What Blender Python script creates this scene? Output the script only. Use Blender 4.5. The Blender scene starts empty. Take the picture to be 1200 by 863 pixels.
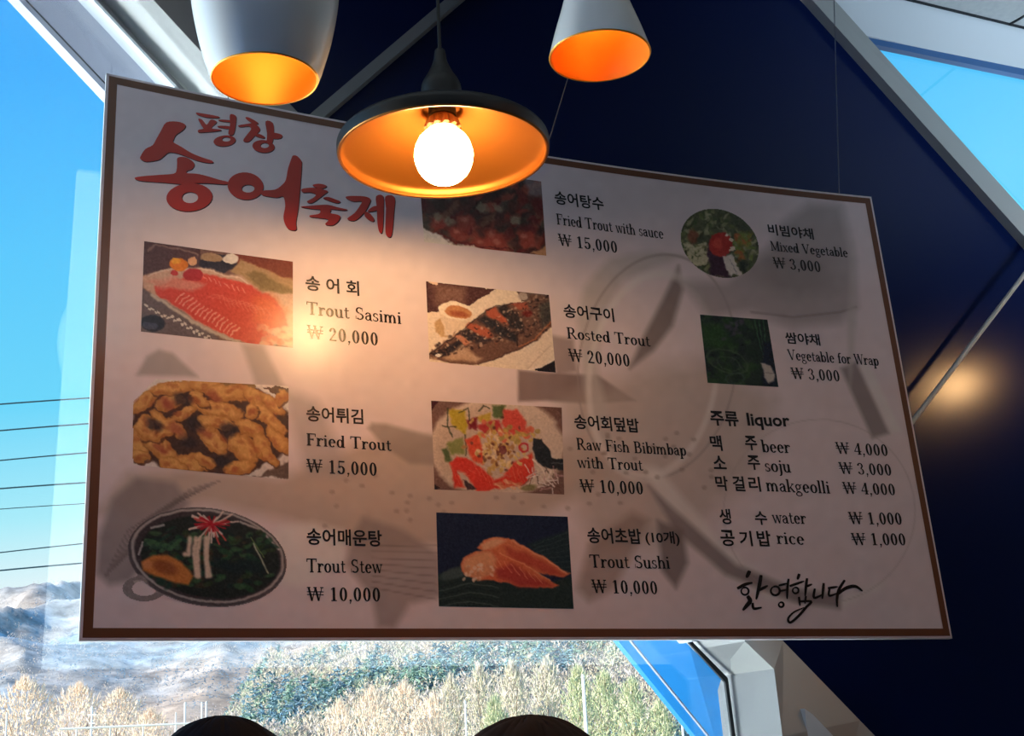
import bpy, bmesh, math, random
import numpy as np
from mathutils import Vector, Matrix, noise as mnoise
from mathutils.geometry import tessellate_polygon

scene = bpy.context.scene
COL = scene.collection
K = 0.7                        # metres per model unit of the board fit
O = np.array([0.0, 0.0, 1.25])  # eye of the camera
FPX, CX, CY = 1520.0, 600.0, 431.5
PITCH, ROLL = math.radians(16.5), math.radians(3.0)
EXPOSURE = 0.0

# ------------------------------------------------------------------ camera
FW = np.array([0, math.cos(PITCH), math.sin(PITCH)])
_u0 = np.array([0, -math.sin(PITCH), math.cos(PITCH)]); _r0 = np.array([1.0, 0, 0])
RT = math.cos(ROLL) * _r0 - math.sin(ROLL) * _u0
UP = math.sin(ROLL) * _r0 + math.cos(ROLL) * _u0
cd = bpy.data.cameras.new('camera'); cam = bpy.data.objects.new('camera', cd); COL.objects.link(cam)
cd.sensor_fit = 'HORIZONTAL'; cd.sensor_width = 36.0; cd.lens = FPX / 1200 * 36
cd.clip_end = 5000
cam.matrix_world = Matrix(((RT[0], UP[0], -FW[0], O[0]), (RT[1], UP[1], -FW[1], O[1]), (RT[2], UP[2], -FW[2], O[2]), (0, 0, 0, 1)))
scene.camera = cam
scene.view_settings.view_transform = 'Standard'; scene.view_settings.look = 'None'
scene.view_settings.gamma = 1.0; scene.view_settings.use_curve_mapping = False
scene.view_settings.exposure = EXPOSURE

# ------------------------------------------------------------------ colour helpers
def lin(c):
    c = np.asarray(c, float) / 255.0
    return np.where(c <= 0.04045, c / 12.92, ((c + 0.055) / 1.055) ** 2.4)
def rgba(*c): return tuple(float(x) for x in lin(c)) + (1.0,)

# ------------------------------------------------------------------ world: clear winter sky, paler to the horizon and to the right
w = bpy.data.worlds.new('sky'); scene.world = w; w.use_nodes = True
nt = w.node_tree; nt.nodes.clear()
def N(nt, t, **kw):
    n = nt.nodes.new(t)
    for k, v in kw.items(): setattr(n, k, v)
    return n
tc = N(nt, 'ShaderNodeTexCoord'); sx = N(nt, 'ShaderNodeSeparateXYZ'); nt.links.new(tc.outputs['Generated'], sx.inputs[0])
ma = N(nt, 'ShaderNodeMath', operation='MULTIPLY_ADD'); nt.links.new(sx.outputs['X'], ma.inputs[0]); ma.inputs[1].default_value = -0.12
nt.links.new(sx.outputs['Z'], ma.inputs[2])
rp = N(nt, 'ShaderNodeValToRGB'); nt.links.new(ma.outputs[0], rp.inputs[0])
els = [(0.0, (240, 252, 255)), (0.17, (234, 251, 255)), (0.22, (176, 241, 255)), (0.30, (112, 218, 255)), (0.40, (90, 202, 255)), (0.52, (46, 172, 255)), (1.0, (26, 122, 232))]
cr = rp.color_ramp
while len(cr.elements) < len(els): cr.elements.new(0.5)
for e, (p, c) in zip(cr.elements, els): e.position = p; e.color = rgba(*c)
bg = N(nt, 'ShaderNodeBackground'); bg.inputs[1].default_value = 1.15
nt.links.new(rp.outputs[0], bg.inputs[0])
wo = N(nt, 'ShaderNodeOutputWorld'); nt.links.new(bg.outputs[0], wo.inputs[0])

# sun: low winter sun from the left, passing along the outside of the glass
sd = bpy.data.lights.new('sun', 'SUN'); sd.energy = 8.0; sd.angle = math.radians(0.6); sd.color = (1.0, 0.93, 0.82)
sun = bpy.data.objects.new('sun', sd); COL.objects.link(sun)
sun.rotation_euler = Vector((0.80, 0.52, -0.46)).to_track_quat('-Z', 'Y').to_euler()
sun.location = (-20, -12, 30)

# added fill lamps standing in for daylight, none of them a visible source
def area(name, loc, target, sx_, sy_, power, col):
    l = bpy.data.lights.new(name, 'AREA'); l.shape = 'RECTANGLE'; l.size = sx_; l.size_y = sy_; l.energy = power; l.color = col
    o = bpy.data.objects.new(name, l); COL.objects.link(o); o.location = loc
    o.rotation_euler = (Vector(target) - Vector(loc)).to_track_quat('-Z', 'Y').to_euler(); return o
area('left_fill', (-2.6, -1.0, 1.7), (0.3, 2.4, 1.8), 1.6, 1.4, 12.0, (0.14, 0.42, 1.0))  # added blue fill for the upper left of the board
area('room_fill', (-0.6, -3.9, 1.0), (0.6, 3.0, 1.4), 2.2, 1.2, 1.2, (0.66, 0.56, 1.0))  # added weak ambient fill before the closed back wall
sl = area('header_fill', (3.6, 1.2, 1.3), (1.9, 3.3, 3.2), 1.0, 0.8, 10.0, (0.62, 0.82, 1.0)); sl.data.spread = math.radians(50)  # added narrow fill aimed at the header and ceiling
ol = area('outer_fill', (-3.4, 3.6, 0.5), (-0.35, 2.35, 2.0), 2.6, 2.6, 72.0, (0.82, 0.93, 1.0)); ol.data.spread = math.radians(52)  # added lamp outside the glass, brightens the beams and the board's back

# ------------------------------------------------------------------ projection helpers
def ray(px, py): return FW + (px - CX) / FPX * RT - (py - CY) / FPX * UP
def at(px, py, t): return O + ray(px, py) * t
def project(P):
    q = np.asarray(P) - O; z = q @ FW
    return np.stack([CX + FPX * (q @ RT) / z, CY - FPX * (q @ UP) / z], -1)

WN = np.array([-0.42873346, 0.90342905, 0.00189016]); WN /= np.linalg.norm(WN); WD = 3.374379 * K   # glass plane, seen from the eye
def onwall(px, py, off=0.0):
    r = ray(px, py); return O + r * ((WD + off) / (r @ WN))

# ------------------------------------------------------------------ materials
def mat(name, base, rough=0.6, metal=0.0, spec=0.5, emit=None, estr=0.0, noise=None, bump=None, coat=0.0):
    m = bpy.data.materials.new(name); m.use_nodes = True; nt = m.node_tree; b = nt.nodes['Principled BSDF']
    b.inputs['Base Color'].default_value = rgba(*base) if max(base) > 1.001 else (*base, 1)
    b.inputs['Roughness'].default_value = rough; b.inputs['Metallic'].default_value = metal
    b.inputs['Specular IOR Level'].default_value = spec; b.inputs['Coat Weight'].default_value = coat
    if emit: b.inputs['Emission Color'].default_value = (*emit, 1); b.inputs['Emission Strength'].default_value = estr
    if noise:   # (scale, second colour)
        t = N(nt, 'ShaderNodeTexCoord'); n = N(nt, 'ShaderNodeTexNoise'); n.inputs['Scale'].default_value = noise[0]; n.inputs['Detail'].default_value = 6
        nt.links.new(t.outputs['Object'], n.inputs['Vector'])
        mx = N(nt, 'ShaderNodeMix', data_type='RGBA'); nt.links.new(n.outputs[0], mx.inputs[0])
        mx.inputs[6].default_value = rgba(*base); mx.inputs[7].default_value = rgba(*noise[1]); nt.links.new(mx.outputs[2], b.inputs['Base Color'])
    if bump:    # (scale, strength)
        t = N(nt, 'ShaderNodeTexCoord'); n = N(nt, 'ShaderNodeTexNoise'); n.inputs['Scale'].default_value = bump[0]; n.inputs['Detail'].default_value = 4
        nt.links.new(t.outputs['Object'], n.inputs['Vector'])
        bp = N(nt, 'ShaderNodeBump'); bp.inputs['Strength'].default_value = bump[1]; nt.links.new(n.outputs[0], bp.inputs['Height']); nt.links.new(bp.outputs[0], b.inputs['Normal'])
    return m
def attr_mat(name, rough=0.6, spec=0.5):
    m = mat(name, (128, 128, 128), rough, spec=spec); nt = m.node_tree
    a = N(nt, 'ShaderNodeAttribute', attribute_name='print_colour'); nt.links.new(a.outputs['Color'], nt.nodes['Principled BSDF'].inputs['Base Color']); return m
M = {}
BOARD_ROUGH = 0.27
M['print'] = attr_mat('printed vinyl', BOARD_ROUGH)
M['foliage'] = attr_mat('foliage', 0.9, 0.1)
hm = attr_mat('wooded hillside', 0.95, 0.1); nt = hm.node_tree; b_ = nt.nodes['Principled BSDF']
at_n = [n for n in nt.nodes if n.bl_idname == 'ShaderNodeAttribute'][0]; t_ = N(nt, 'ShaderNodeTexCoord'); n1 = N(nt, 'ShaderNodeTexNoise'); n1.inputs['Scale'].default_value = 0.16; n1.inputs['Detail'].default_value = 9; n1.inputs['Roughness'].default_value = 0.72
nt.links.new(t_.outputs['Object'], n1.inputs['Vector']); mr = N(nt, 'ShaderNodeMapRange'); nt.links.new(n1.outputs[0], mr.inputs[0])
for k_, v_ in enumerate((0.36, 0.64, 0.66, 1.2)): mr.inputs[k_ + 1].default_value = v_
mm = N(nt, 'ShaderNodeMix', data_type='RGBA', blend_type='MULTIPLY'); mm.inputs[0].default_value = 1.0; nt.links.new(at_n.outputs['Color'], mm.inputs[6]); nt.links.new(mr.outputs[0], mm.inputs[7]); nt.links.new(mm.outputs[2], b_.inputs['Base Color'])
M['hill'] = hm
M['board_back'] = mat('white foam board', (238, 238, 236), 0.6)
M['border'] = mat('brown border ink', (112, 70, 48), BOARD_ROUGH)
M['ink'] = mat('black ink', (24, 14, 14), BOARD_ROUGH)
M['navy'] = mat('navy painted wall', (8, 25, 70), 0.20, spec=0.18, bump=(3.0, 0.02))
M['white'] = mat('white painted aluminium', (226, 230, 234), 0.45)
M['cream'] = mat('cream painted steel', (240, 240, 234), 0.5)
M['lavender'] = mat('anodised lilac aluminium', (168, 172, 192), 0.5)
M['grey'] = mat('grey painted steel', (165, 165, 166), 0.5)
M['pale_grey'] = mat('light grey steel', (178, 178, 174), 0.45)
M['brace'] = mat('brace grey paint', (120, 124, 128), 0.5)
M['blue_frame'] = mat('blue painted frame', (58, 104, 158), 0.5)
M['gasket'] = mat('black rubber gasket', (18, 22, 28), 0.6)
M['cladding'] = mat('blue exterior cladding', (12, 150, 232), 0.4)
M['ceiling'] = mat('speckled ceiling tile', (214, 214, 210), 0.9, noise=(60.0, (186, 188, 188)))
M['plaster'] = mat('dark panelled wall', (74, 66, 64), 0.8)
M['timber'] = mat('pale wood floor', (128, 100, 92), 0.5, noise=(5.0, (106, 80, 72)))
M['black'] = mat('matt black lacquer', (14, 13, 14), 0.5)
M['lampwhite'] = mat('white lacquer', (236, 236, 234), 0.22, spec=0.5, bump=(60.0, 0.02))
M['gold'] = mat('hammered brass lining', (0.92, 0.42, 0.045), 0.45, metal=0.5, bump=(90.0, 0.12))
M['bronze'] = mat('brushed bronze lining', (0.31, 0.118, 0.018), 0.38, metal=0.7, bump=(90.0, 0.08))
M['wire'] = mat('steel wire', (120, 122, 126), 0.35, metal=0.6)
M['cord'] = mat('black cable', (16, 15, 16), 0.5)
M['socket'] = mat('ribbed lamp base', (110, 70, 40), 0.5)
M['hair_black'] = mat('black hair', (16, 14, 18), 0.8, spec=0.12, bump=(140.0, 0.5))
M['hair_brown'] = mat('dark brown hair', (36, 24, 20), 0.8, spec=0.12, bump=(140.0, 0.5))
M['skin'] = mat('skin', (214, 168, 142), 0.5)
M['cloth'] = mat('dark knit', (38, 40, 48), 0.9)
M['wood'] = mat('varnished wood', (130, 88, 56), 0.4, noise=(8.0, (98, 64, 40)))
M['power'] = mat('power cable', (30, 70, 84), 0.7)
M['pole'] = mat('pale concrete pole', (236, 236, 230), 0.7)
M['trunk'] = mat('bark', (150, 128, 108), 0.9)
def bulb_mat(s):
    return mat('lit bulb %g' % s, (255, 240, 220), 0.4, emit=(1.0, 0.57, 0.24), estr=s)
gm = bpy.data.materials.new('window glass'); gm.use_nodes = True; nt = gm.node_tree; nt.nodes.clear()
tr = N(nt, 'ShaderNodeBsdfTransparent'); tr.inputs[0].default_value = (0.97, 0.985, 0.985, 1)
gl = N(nt, 'ShaderNodeBsdfGlossy'); gl.inputs['Roughness'].default_value = 0.0
lw = N(nt, 'ShaderNodeLayerWeight'); lw.inputs['Blend'].default_value = 0.5
p5 = N(nt, 'ShaderNodeMath', operation='POWER'); nt.links.new(lw.outputs['Facing'], p5.inputs[0]); p5.inputs[1].default_value = 5.0
fr = N(nt, 'ShaderNodeMath', operation='MULTIPLY_ADD'); nt.links.new(p5.outputs[0], fr.inputs[0]); fr.inputs[1].default_value = 0.9; fr.inputs[2].default_value = 0.075
mx = N(nt, 'ShaderNodeMixShader'); ou = N(nt, 'ShaderNodeOutputMaterial')
nt.links.new(fr.outputs[0], mx.inputs[0]); nt.links.new(tr.outputs[0], mx.inputs[1]); nt.links.new(gl.outputs[0], mx.inputs[2]); nt.links.new(mx.outputs[0], ou.inputs[0])
M['glass'] = gm

# ------------------------------------------------------------------ object helpers
def link(name, me, m, parent=None, smooth=False):
    o = bpy.data.objects.new(name, me); COL.objects.link(o)
    if m is not None:
        for mm in (m if isinstance(m, (list, tuple)) else [m]): me.materials.append(mm)
    if parent is not None: o.parent = parent
    if smooth: me.polygons.foreach_set('use_smooth', [True] * len(me.polygons))
    return o
def mesh(name, vs, fs):
    me = bpy.data.meshes.new(name); me.from_pydata([tuple(map(float, v)) for v in vs], [], fs); me.update(); return me
def obj(name, vs, fs, m, parent=None, smooth=False): return link(name, mesh(name, vs, fs), m, parent, smooth)
def empty(name, loc): 
    o = bpy.data.objects.new(name, None); o.empty_display_size = 0.05; COL.objects.link(o); o.location = tuple(map(float, loc)); return o
def tag(o, label=None, cat=None, group=None, kind=None):
    if label: o['label'] = label
    if cat: o['category'] = cat
    if group: o['group'] = group
    if kind: o['kind'] = kind
    return o
def prism(poly, off):   # polygon extruded along a vector
    n = len(poly); poly = [np.asarray(p, float) for p in poly]; off = np.asarray(off, float)
    vs = poly + [p + off for p in poly]
    fs = [tuple(range(n)), tuple(range(2 * n - 1, n - 1, -1))] + [(i, i + n, (i + 1) % n + n, (i + 1) % n) for i in range(n)]
    return vs, fs
def slab(name, pxpoly, front, back, m, parent=None):  # polygon on the wall plane between two offsets
    vs, fs = prism([onwall(x, y, front) for x, y in pxpoly], WN * (back - front))
    o = obj(name, vs, fs, m, parent)
    b = bmesh.new(); b.from_mesh(o.data); bmesh.ops.recalc_face_normals(b, faces=b.faces); b.to_mesh(o.data); b.free(); return o
def box(vs, fs, c, s):
    i = len(vs); c = np.asarray(c, float); s = np.asarray(s, float) / 2
    for dz in (-1, 1):
        for dx, dy in ((-1, -1), (1, -1), (1, 1), (-1, 1)): vs.append(c + s * (dx, dy, dz))
    for f in ((3, 2, 1, 0), (4, 5, 6, 7), (0, 1, 5, 4), (1, 2, 6, 5), (2, 3, 7, 6), (3, 0, 4, 7)): fs.append(tuple(i + k for k in f))
def tube(vs, fs, pts, rad, n=8):
    pts = [np.asarray(p, float) for p in pts]; base = len(vs)
    for i, p in enumerate(pts):
        d = pts[min(i + 1, len(pts) - 1)] - pts[max(i - 1, 0)]; d /= np.linalg.norm(d)
        a = np.cross(d, (0, 0, 1) if abs(d[2]) < 0.9 else (1, 0, 0)); a /= np.linalg.norm(a); b = np.cross(d, a)
        r = rad[i] if isinstance(rad, (list, tuple)) else rad
        for k in range(n): vs.append(p + r * (math.cos(2 * math.pi * k / n) * a + math.sin(2 * math.pi * k / n) * b))
    for i in range(len(pts) - 1):
        for k in range(n): fs.append((base + i * n + k, base + i * n + (k + 1) % n, base + (i + 1) * n + (k + 1) % n, base + (i + 1) * n + k))
    fs.append(tuple(base + k for k in range(n - 1, -1, -1))); fs.append(tuple(base + (len(pts) - 1) * n + k for k in range(n)))
def lathe(prof, n=64, close=False):
    vs, fs = [], []; L = len(prof)
    for r, z in prof:
        for k in range(n): vs.append((r * math.cos(2 * math.pi * k / n), r * math.sin(2 * math.pi * k / n), z))
    for i in range(L if close else L - 1):
        j = (i + 1) % L
        for k in range(n): fs.append((i * n + k, i * n + (k + 1) % n, j * n + (k + 1) % n, j * n + k))
    return vs, fs
def smoothprof(pts, sub=5):  # Catmull-Rom through profile points
    out = []; P = [np.array(p, float) for p in pts]
    for i in range(len(P) - 1):
        p0, p1, p2, p3 = P[max(i - 1, 0)], P[i], P[i + 1], P[min(i + 2, len(P) - 1)]
        for s in range(sub):
            t = s / sub
            out.append(tuple(0.5 * (2 * p1 + (p2 - p0) * t + (2 * p0 - 5 * p1 + 4 * p2 - p3) * t * t + (3 * p1 - p0 - 3 * p2 + p3) * t ** 3)))
    out.append(tuple(P[-1])); return out

# ================================================================== THE SETTING
ex = lambda p, q, y: p[0] + (q[0] - p[0]) * (y - p[1]) / (q[1] - p[1])       # x on a line at height y
A0, A1, A2, A3, A4 = ((28, 0), (727, 752)), ((104, 0), (806, 752)), ((124, 0), (820, 752)), ((180, 0), (873, 752)), ((228, 0), (918, 752))
def strip(La, Lb, y0, y1): return [(ex(*La, y0), y0), (ex(*Lb, y0), y0), (ex(*Lb, y1), y1), (ex(*La, y1), y1)]
def st(o, k='structure'): o['kind'] = k; return o
# glazing of the left window and of the triangular window top right
st(slab('window_1', [(-420, -260), (ex(*A1, -260), -260), (847, 796), (852, 805), (868, 1060), (-420, 1060)], 0.0, 0.006, M['glass']))
st(slab('window_2', [(915, -65), (1500, 60), (1500, 560), (1455, 515)], 0.0, 0.006, M['glass']))
# diagonal steel of the window: outer sill, gasket, cream flange, grey web
def facet(name, pts, back, m):      # corners (px, py, offset) joined into a solid reaching back to one offset
    F_ = [onwall(x, y, o) for x, y, o in pts]; B_ = [onwall(x, y, o) + WN * max(0.004, back - o) for x, y, o in pts]; n = len(pts)
    vs = F_ + B_; fs = [tuple(range(n)), tuple(range(2 * n - 1, n - 1, -1))] + [(i, i + n, (i + 1) % n + n, (i + 1) % n) for i in range(n)]
    o = obj(name, vs, fs, m); b = bmesh.new(); b.from_mesh(o.data); bmesh.ops.triangulate(b, faces=[f for f in b.faces if len(f.verts) > 3]); bmesh.ops.recalc_face_normals(b, faces=b.faces); b.to_mesh(o.data); b.free(); return st(o)
def span(La, Lb, y0, y1, oa, ob): return [(ex(*La, y0), y0, oa), (ex(*Lb, y0), y0, ob), (ex(*Lb, y1), y1, ob), (ex(*La, y1), y1, oa)]
L30 = ((31, 2), (124, 100)); L34 = ((34, 2), (127, 100))
facet('trim_1', span(L34, A1, -260, 460, 0.06, 0.012), 0.08, M['lavender'])            # outer reveal beside the glass edge
facet('trim_2', span(((22, 0), (116, 100)), L30, -260, 460, 0.06, 0.06), 0.10, M['lavender'])
facet('trim_3', span(L30, L34, -260, 460, 0.062, 0.062), 0.09, M['gasket'])
facet('trim_4', [(563, 553, 0.14), (ex(*A1, 553), 553, 0.03), (806, 752, 0.03), (850, 799, 0.03), (863, 905, 0.125), (849, 905, 0.14)], 0.16, M['cladding'])
facet('trim_16', [(620, 605, 0.024), (622, 605, 0.024), (832, 863, 0.024), (830, 863, 0.024)], 0.031, M["lavender"])
st(slab('trim_5', [(104, 0), (109, 0), (811, 752), (853, 795), (862, 863), (868, 1060), (864, 1060), (858, 863), (850, 800), (806, 752)], -0.004, 0.002, M['gasket']))
facet('trim_6', span(((109, 0), (811, 752)), ((113, 0), (815, 752)), -260, 752, -0.03, -0.03), 0.02, M['white'])
facet('trim_7', span(((113, 0), (815, 752)), A2, -260, 752, -0.004, -0.004), 0.05, M['grey'])
facet('trim_8', span(A2, A3, -260, 752, 0.0, -0.16), 0.05, M['cream'])
facet('trim_19', [(820, 752, 0.0), (873, 752, -0.16), (907, 784.5, -0.16), (858, 791, 0.0)], 0.05, M['cream'])
facet('trim_17', [(858, 791, 0.0), (907, 784.5, -0.16), (917, 863, -0.16), (942, 1060, -0.16), (886, 1060, 0.0), (866, 863, 0.0)], 0.05, M['cream'])
facet('trim_9', [(ex(*A3, -260), -260, -0.16), (ex(*A4, -260), -260, -0.06), (918, 752, -0.06), (1008, 845, -0.06), (1220, 1064, -0.06), (942, 1060, -0.16), (917, 863, -0.16), (907, 784.5, -0.16), (873, 752, -0.16)], 0.05, M['grey'])
st(slab('trim_10', [(943, 831), (953, 838), (985, 872), (1060, 950), (957, 950)], -0.130, -0.115, M['white']))  # white panel standing in for the light of a small opening
# navy painted wall between the two diagonals
B0, B1 = ((952, 0), (1200, 277)), ((978, 0), (1200, 247))
st(slab('wall_back', [(ex(*A4, -260) - 20, -260), (720, -260), (ex(*B0, 500) + 10, 500), (1700, 830), (1700, 1100), (1240, 1100), (900, 752)], 0.03, 0.15, M['navy']))
facet('trim_11', span(B0, B1, -260, 247, 0.0, -0.02)[:2] + [(1200, 247, -0.02), (1470, 545, -0.02), (1430, 545, 0.0), (1200, 277, 0.0)], 0.031, M['pale_grey'])
# header over the right window, and the ceiling that meets it
cz = onwall(1130, 16, -0.015)[2]            # ceiling height
TW = np.array([WN[1], -WN[0], 0.0]); TW /= np.linalg.norm(TW); NH = np.array([WN[0], WN[1], 0]); NH /= np.linalg.norm(NH)
base = O * [1, 1, 0] + NH * WD
def wallp(s, off, z): return np.array([*(base + TW * s + NH * off)[:2], z])
HO = -0.015
hzs = [onwall(px_, py_, HO)[2] for px_, py_ in ((1040, 48.2), (1190, 78.5))]; hz = sum(hzs) / 2
sl_, sh_ = (onwall(1014, 44, HO) - base) @ TW, (onwall(885, -90, HO) - base) @ TW
vs, fs = prism([wallp(sl_, HO, hz), wallp(6, HO, hz), wallp(6, HO, onwall(885, -90, HO)[2]), wallp(sh_, HO, onwall(885, -90, HO)[2])], NH * 0.025)
hd = st(obj('trim_12', vs, fs, M['white']))
st(slab('trim_18', [(1012, 42.8), (1200, 80.7), (1500, 141), (1500, 149), (1200, 88.6), (1020, 51)], -0.016, 0.004, M['blue_frame']))
floor_poly = [wallp(-6, 0, 0), wallp(6, 0, 0), np.array([6.2, -4.2, 0]), np.array([-5.8, -4.2, 0])]
vs, fs = prism(floor_poly, (0, 0, -0.1)); st(obj('floor', vs, fs, M['timber']))
ceil_poly = [wallp(-6, -0.015, cz), wallp(6, -0.015, cz), np.array([6.2, -4.2, cz]), np.array([-5.8, -4.2, cz])]
vs, fs = prism(ceil_poly, (0, 0, 0.1)); st(obj('ceiling', vs, fs, M['ceiling']))
# joints of the ceiling tiles, running along and across the header
vs, fs = [], []
rr = ray(1182.5, 28.5); 
def ceil_at(px, py): r = ray(px, py); return O + r * ((cz - O[2]) / r[2])
sa, sb = ceil_at(1182.5, 28.5), ceil_at(1200, 18.5); sv = (sb - sa) / np.linalg.norm(sb - sa)
for k in range(1):
    a = sa + TW * 0.6 * k; b = a + sv * 0.6
    pv, pf = prism([a + TW * 0.004, a - TW * 0.004, b - TW * 0.004, b + TW * 0.004], (0, 0, -0.003)); i = len(vs); vs += pv; fs += [tuple(i + q for q in f) for f in pf]
for off in (-0.018,):
    pv, pf = prism([wallp(1.2, off, cz), wallp(4.2, off, cz), wallp(4.2, off - 0.008, cz), wallp(1.2, off - 0.008, cz)], (0, 0, -0.003)); i = len(vs); vs += pv; fs += [tuple(i + q for q in f) for f in pf]
st(obj('trim_13', vs, fs, M['gasket']))
# the rest of the room shell, out of the picture
for nm, a, b in (('wall_front', (-5.8, -4.2), (6.2, -4.2)), ('wall_left', wallp(-6, 0, 0)[:2], (-5.8, -4.2)), ('wall_right', (6.2, -4.2), wallp(6, 0, 0)[:2])):
    a, b = np.array(a), np.array(b); d = (b - a) / np.linalg.norm(b - a); n = np.array([-d[1], d[0]])
    vs, fs = prism([(*a, 0), (*b, 0), (*b, cz), (*a, cz)], (-n[0] * 0.1, -n[1] * 0.1, 0)); st(obj(nm, vs, fs, M['plaster']))
vs, fs = prism([wallp(-6, -0.05, 0), wallp(6, -0.05, 0), wallp(6, 0.1, 0), wallp(-6, 0.1, 0)], (0, 0, 0.75)); st(obj('wall_sill', vs, fs, M['plaster']))
# slender braces in front of the navy wall
def bar(name, p, q, w, off, m):
    a, b = onwall(*p, off), onwall(*q, off); vs, fs = [], []; tube(vs, fs, [a, b], w, 10); return st(obj(name, vs, fs, m))
a, b = onwall(300, 196.5, -0.02), onwall(700, -145, -0.02); d = (b - a) / np.linalg.norm(b - a); sd_ = np.cross(d, WN)
vs, fs = prism([a - sd_ * 0.0115, b - sd_ * 0.0115, b + sd_ * 0.0115, a + sd_ * 0.0115], WN * 0.05); st(obj('trim_14', vs, fs, M['brace']))
bar('trim_15', (960, 638), (1420, 33), 0.0062, -0.03, M['pale_grey'])

# ================================================================== OUTSIDE
random.seed(4); rng = np.random.default_rng(7)
def dirpx(px, py): r = ray(px, py); return r / math.hypot(r[0], r[1])
GZ = -5.0
def colour_mesh(name, vs, fs, cols, m, parent=None, smooth=False):
    o = obj(name, vs, fs, m, parent, smooth); a = o.data.attributes.new('print_colour', 'FLOAT_COLOR', 'POINT')
    c = np.ones((len(vs), 4), np.float32); c[:, :3] = cols; a.data.foreach_set('color', c.ravel()); return o
def azi(px): r = ray(px, 780); return math.atan2(r[0], r[1])
def fbm(x, y, z=0.0, o=5): return mnoise.fractal((x, y, z), 1.0, 2.0, o)
def terrain(name, az0, az1, n_az, d0, d1, n_d, hfun, cfun):
    vs, cols = [], []
    for i in range(n_az + 1):
        az = az0 + (az1 - az0) * i / n_az
        for j in range(n_d + 1):
            s = j / n_d; d = d0 * (d1 / d0) ** s; x, y = math.sin(az) * d, math.cos(az) * d
            z = hfun(az, d, s, x, y); vs.append((x, y, z)); cols.append(cfun(az, d, s, x, y, z))
    fs = [(i * (n_d + 1) + j, (i + 1) * (n_d + 1) + j, (i + 1) * (n_d + 1) + j + 1, i * (n_d + 1) + j + 1) for i in range(n_az) for j in range(n_d)]
    return tag(colour_mesh(name, vs, fs, np.array(cols), M['hill'], smooth=True), kind='structure')
mixc = lambda a, b, t: lin(a) * (1 - t) + lin(b) * t
# far mountain, distance haze put into its pale tan and blue colours
def far_h(az, d, s, x, y):
    ridge = 0.142 + 0.006 * fbm(az * 9, 2.0) + 0.03 * (az - azi(60))
    r = 1 - min(1, abs(fbm(x / 170.0 + y / 700.0, y / 420.0, 1.0, 3)) * 1.7)
    prof = min(1.0, max(0.0, (s - 0.04) / 0.80)) ** 1.05
    return GZ + 1.0 + (820.0 * ridge) * prof * (0.62 + 0.38 * r) + (6.5 * fbm(x / 60, y / 60, 4.0) + 3.5 * fbm(x / 15, y / 15, 9.0)) * prof
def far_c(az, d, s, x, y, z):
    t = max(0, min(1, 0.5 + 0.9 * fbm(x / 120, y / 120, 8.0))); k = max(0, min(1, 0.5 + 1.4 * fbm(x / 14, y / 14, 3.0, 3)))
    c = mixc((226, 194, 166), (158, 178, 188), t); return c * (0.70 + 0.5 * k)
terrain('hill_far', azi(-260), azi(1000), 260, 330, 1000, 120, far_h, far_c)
# nearer wooded hill on the right of the valley
AZH = [azi(205), azi(250), azi(310), azi(420), azi(560), azi(720), azi(900)]
EL = [0.0, 0.020, 0.068, 0.094, 0.115, 0.125, 0.13]
def near_top(az): return float(np.interp(az, AZH, EL))
def near_h(az, d, s, x, y):
    t = near_top(az) + 0.010 * fbm(az * 30, 0.5)
    return GZ - 0.6 + (t * 235 + 5.0) * min(1, s / 0.9) ** 0.8 * (1 if az > AZH[0] else 0) + 1.6 * fbm(x / 18, y / 18, 2.0) * s
def near_c(az, d, s, x, y, z):
    t = max(0, min(1, 0.5 + 1.1 * fbm(x / 26, y / 26, 5.0))); return mixc((176, 164, 148), (112, 132, 138), t)
terrain('hill_near', azi(196), azi(930), 150, 125, 240, 60, near_h, near_c)
# valley floor
terrain('ground_outside', azi(-320), azi(1000), 40, 8, 340, 30, lambda az, d, s, x, y: GZ, lambda *a: lin((214, 196, 164)))

# woods covering the hills: far too many to count
def tree_blobs(n, pick, sizes, palette, hmul):
    vs, fs, cols = [], [], []
    for _ in range(n):
        x, y, z, conifer = pick(); h = random.uniform(*sizes) * (1.25 if conifer else 1.0); r = h * (0.22 if conifer else random.uniform(0.26, 0.40))
        c = lin(random.choice(palette[1] if conifer else palette[0])) * random.uniform(0.85, 1.12)
        for q in range(hmul):
            a = random.random() * 6.283; zz = random.random()
            rad = r * ((1.05 - zz) if conifer else 1.25 * math.sin(math.pi * min(1, 0.15 + 0.85 * zz)) ** 0.8) * random.uniform(0.2, 1)
            p = np.array([x + rad * math.cos(a), y + rad * math.sin(a), z + h * (0.10 + 0.80 * zz)])
            d = np.array([math.cos(a) * 0.7, math.sin(a) * 0.7, -0.15 if conifer else 1.0]) + np.array([random.gauss(0, .3) for _k in range(3)]); d /= np.linalg.norm(d)
            L = h * random.uniform(0.12, 0.24); t_ = np.cross(d, (random.gauss(0, 1), random.gauss(0, 1), random.gauss(0, 1))); t_ *= h * random.uniform(0.02, 0.048) / np.linalg.norm(t_)
            u_ = np.cross(d, t_); b = len(vs); cc = c * random.uniform(0.82, 1.18)
            vs += [p + t_, p - t_ * .5 + u_ * .8, p - t_ * .5 - u_ * .8, p + d * L]; cols += [cc] * 4; fs += [(b, b + 1, b + 3), (b + 1, b + 2, b + 3), (b + 2, b, b + 3)]
    return vs, fs, np.array(cols)
PAL = ([(228, 212, 188), (214, 202, 194), (238, 222, 198), (200, 190, 184), (216, 216, 186)], [(140, 172, 176), (156, 184, 164), (124, 156, 172)])
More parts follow.
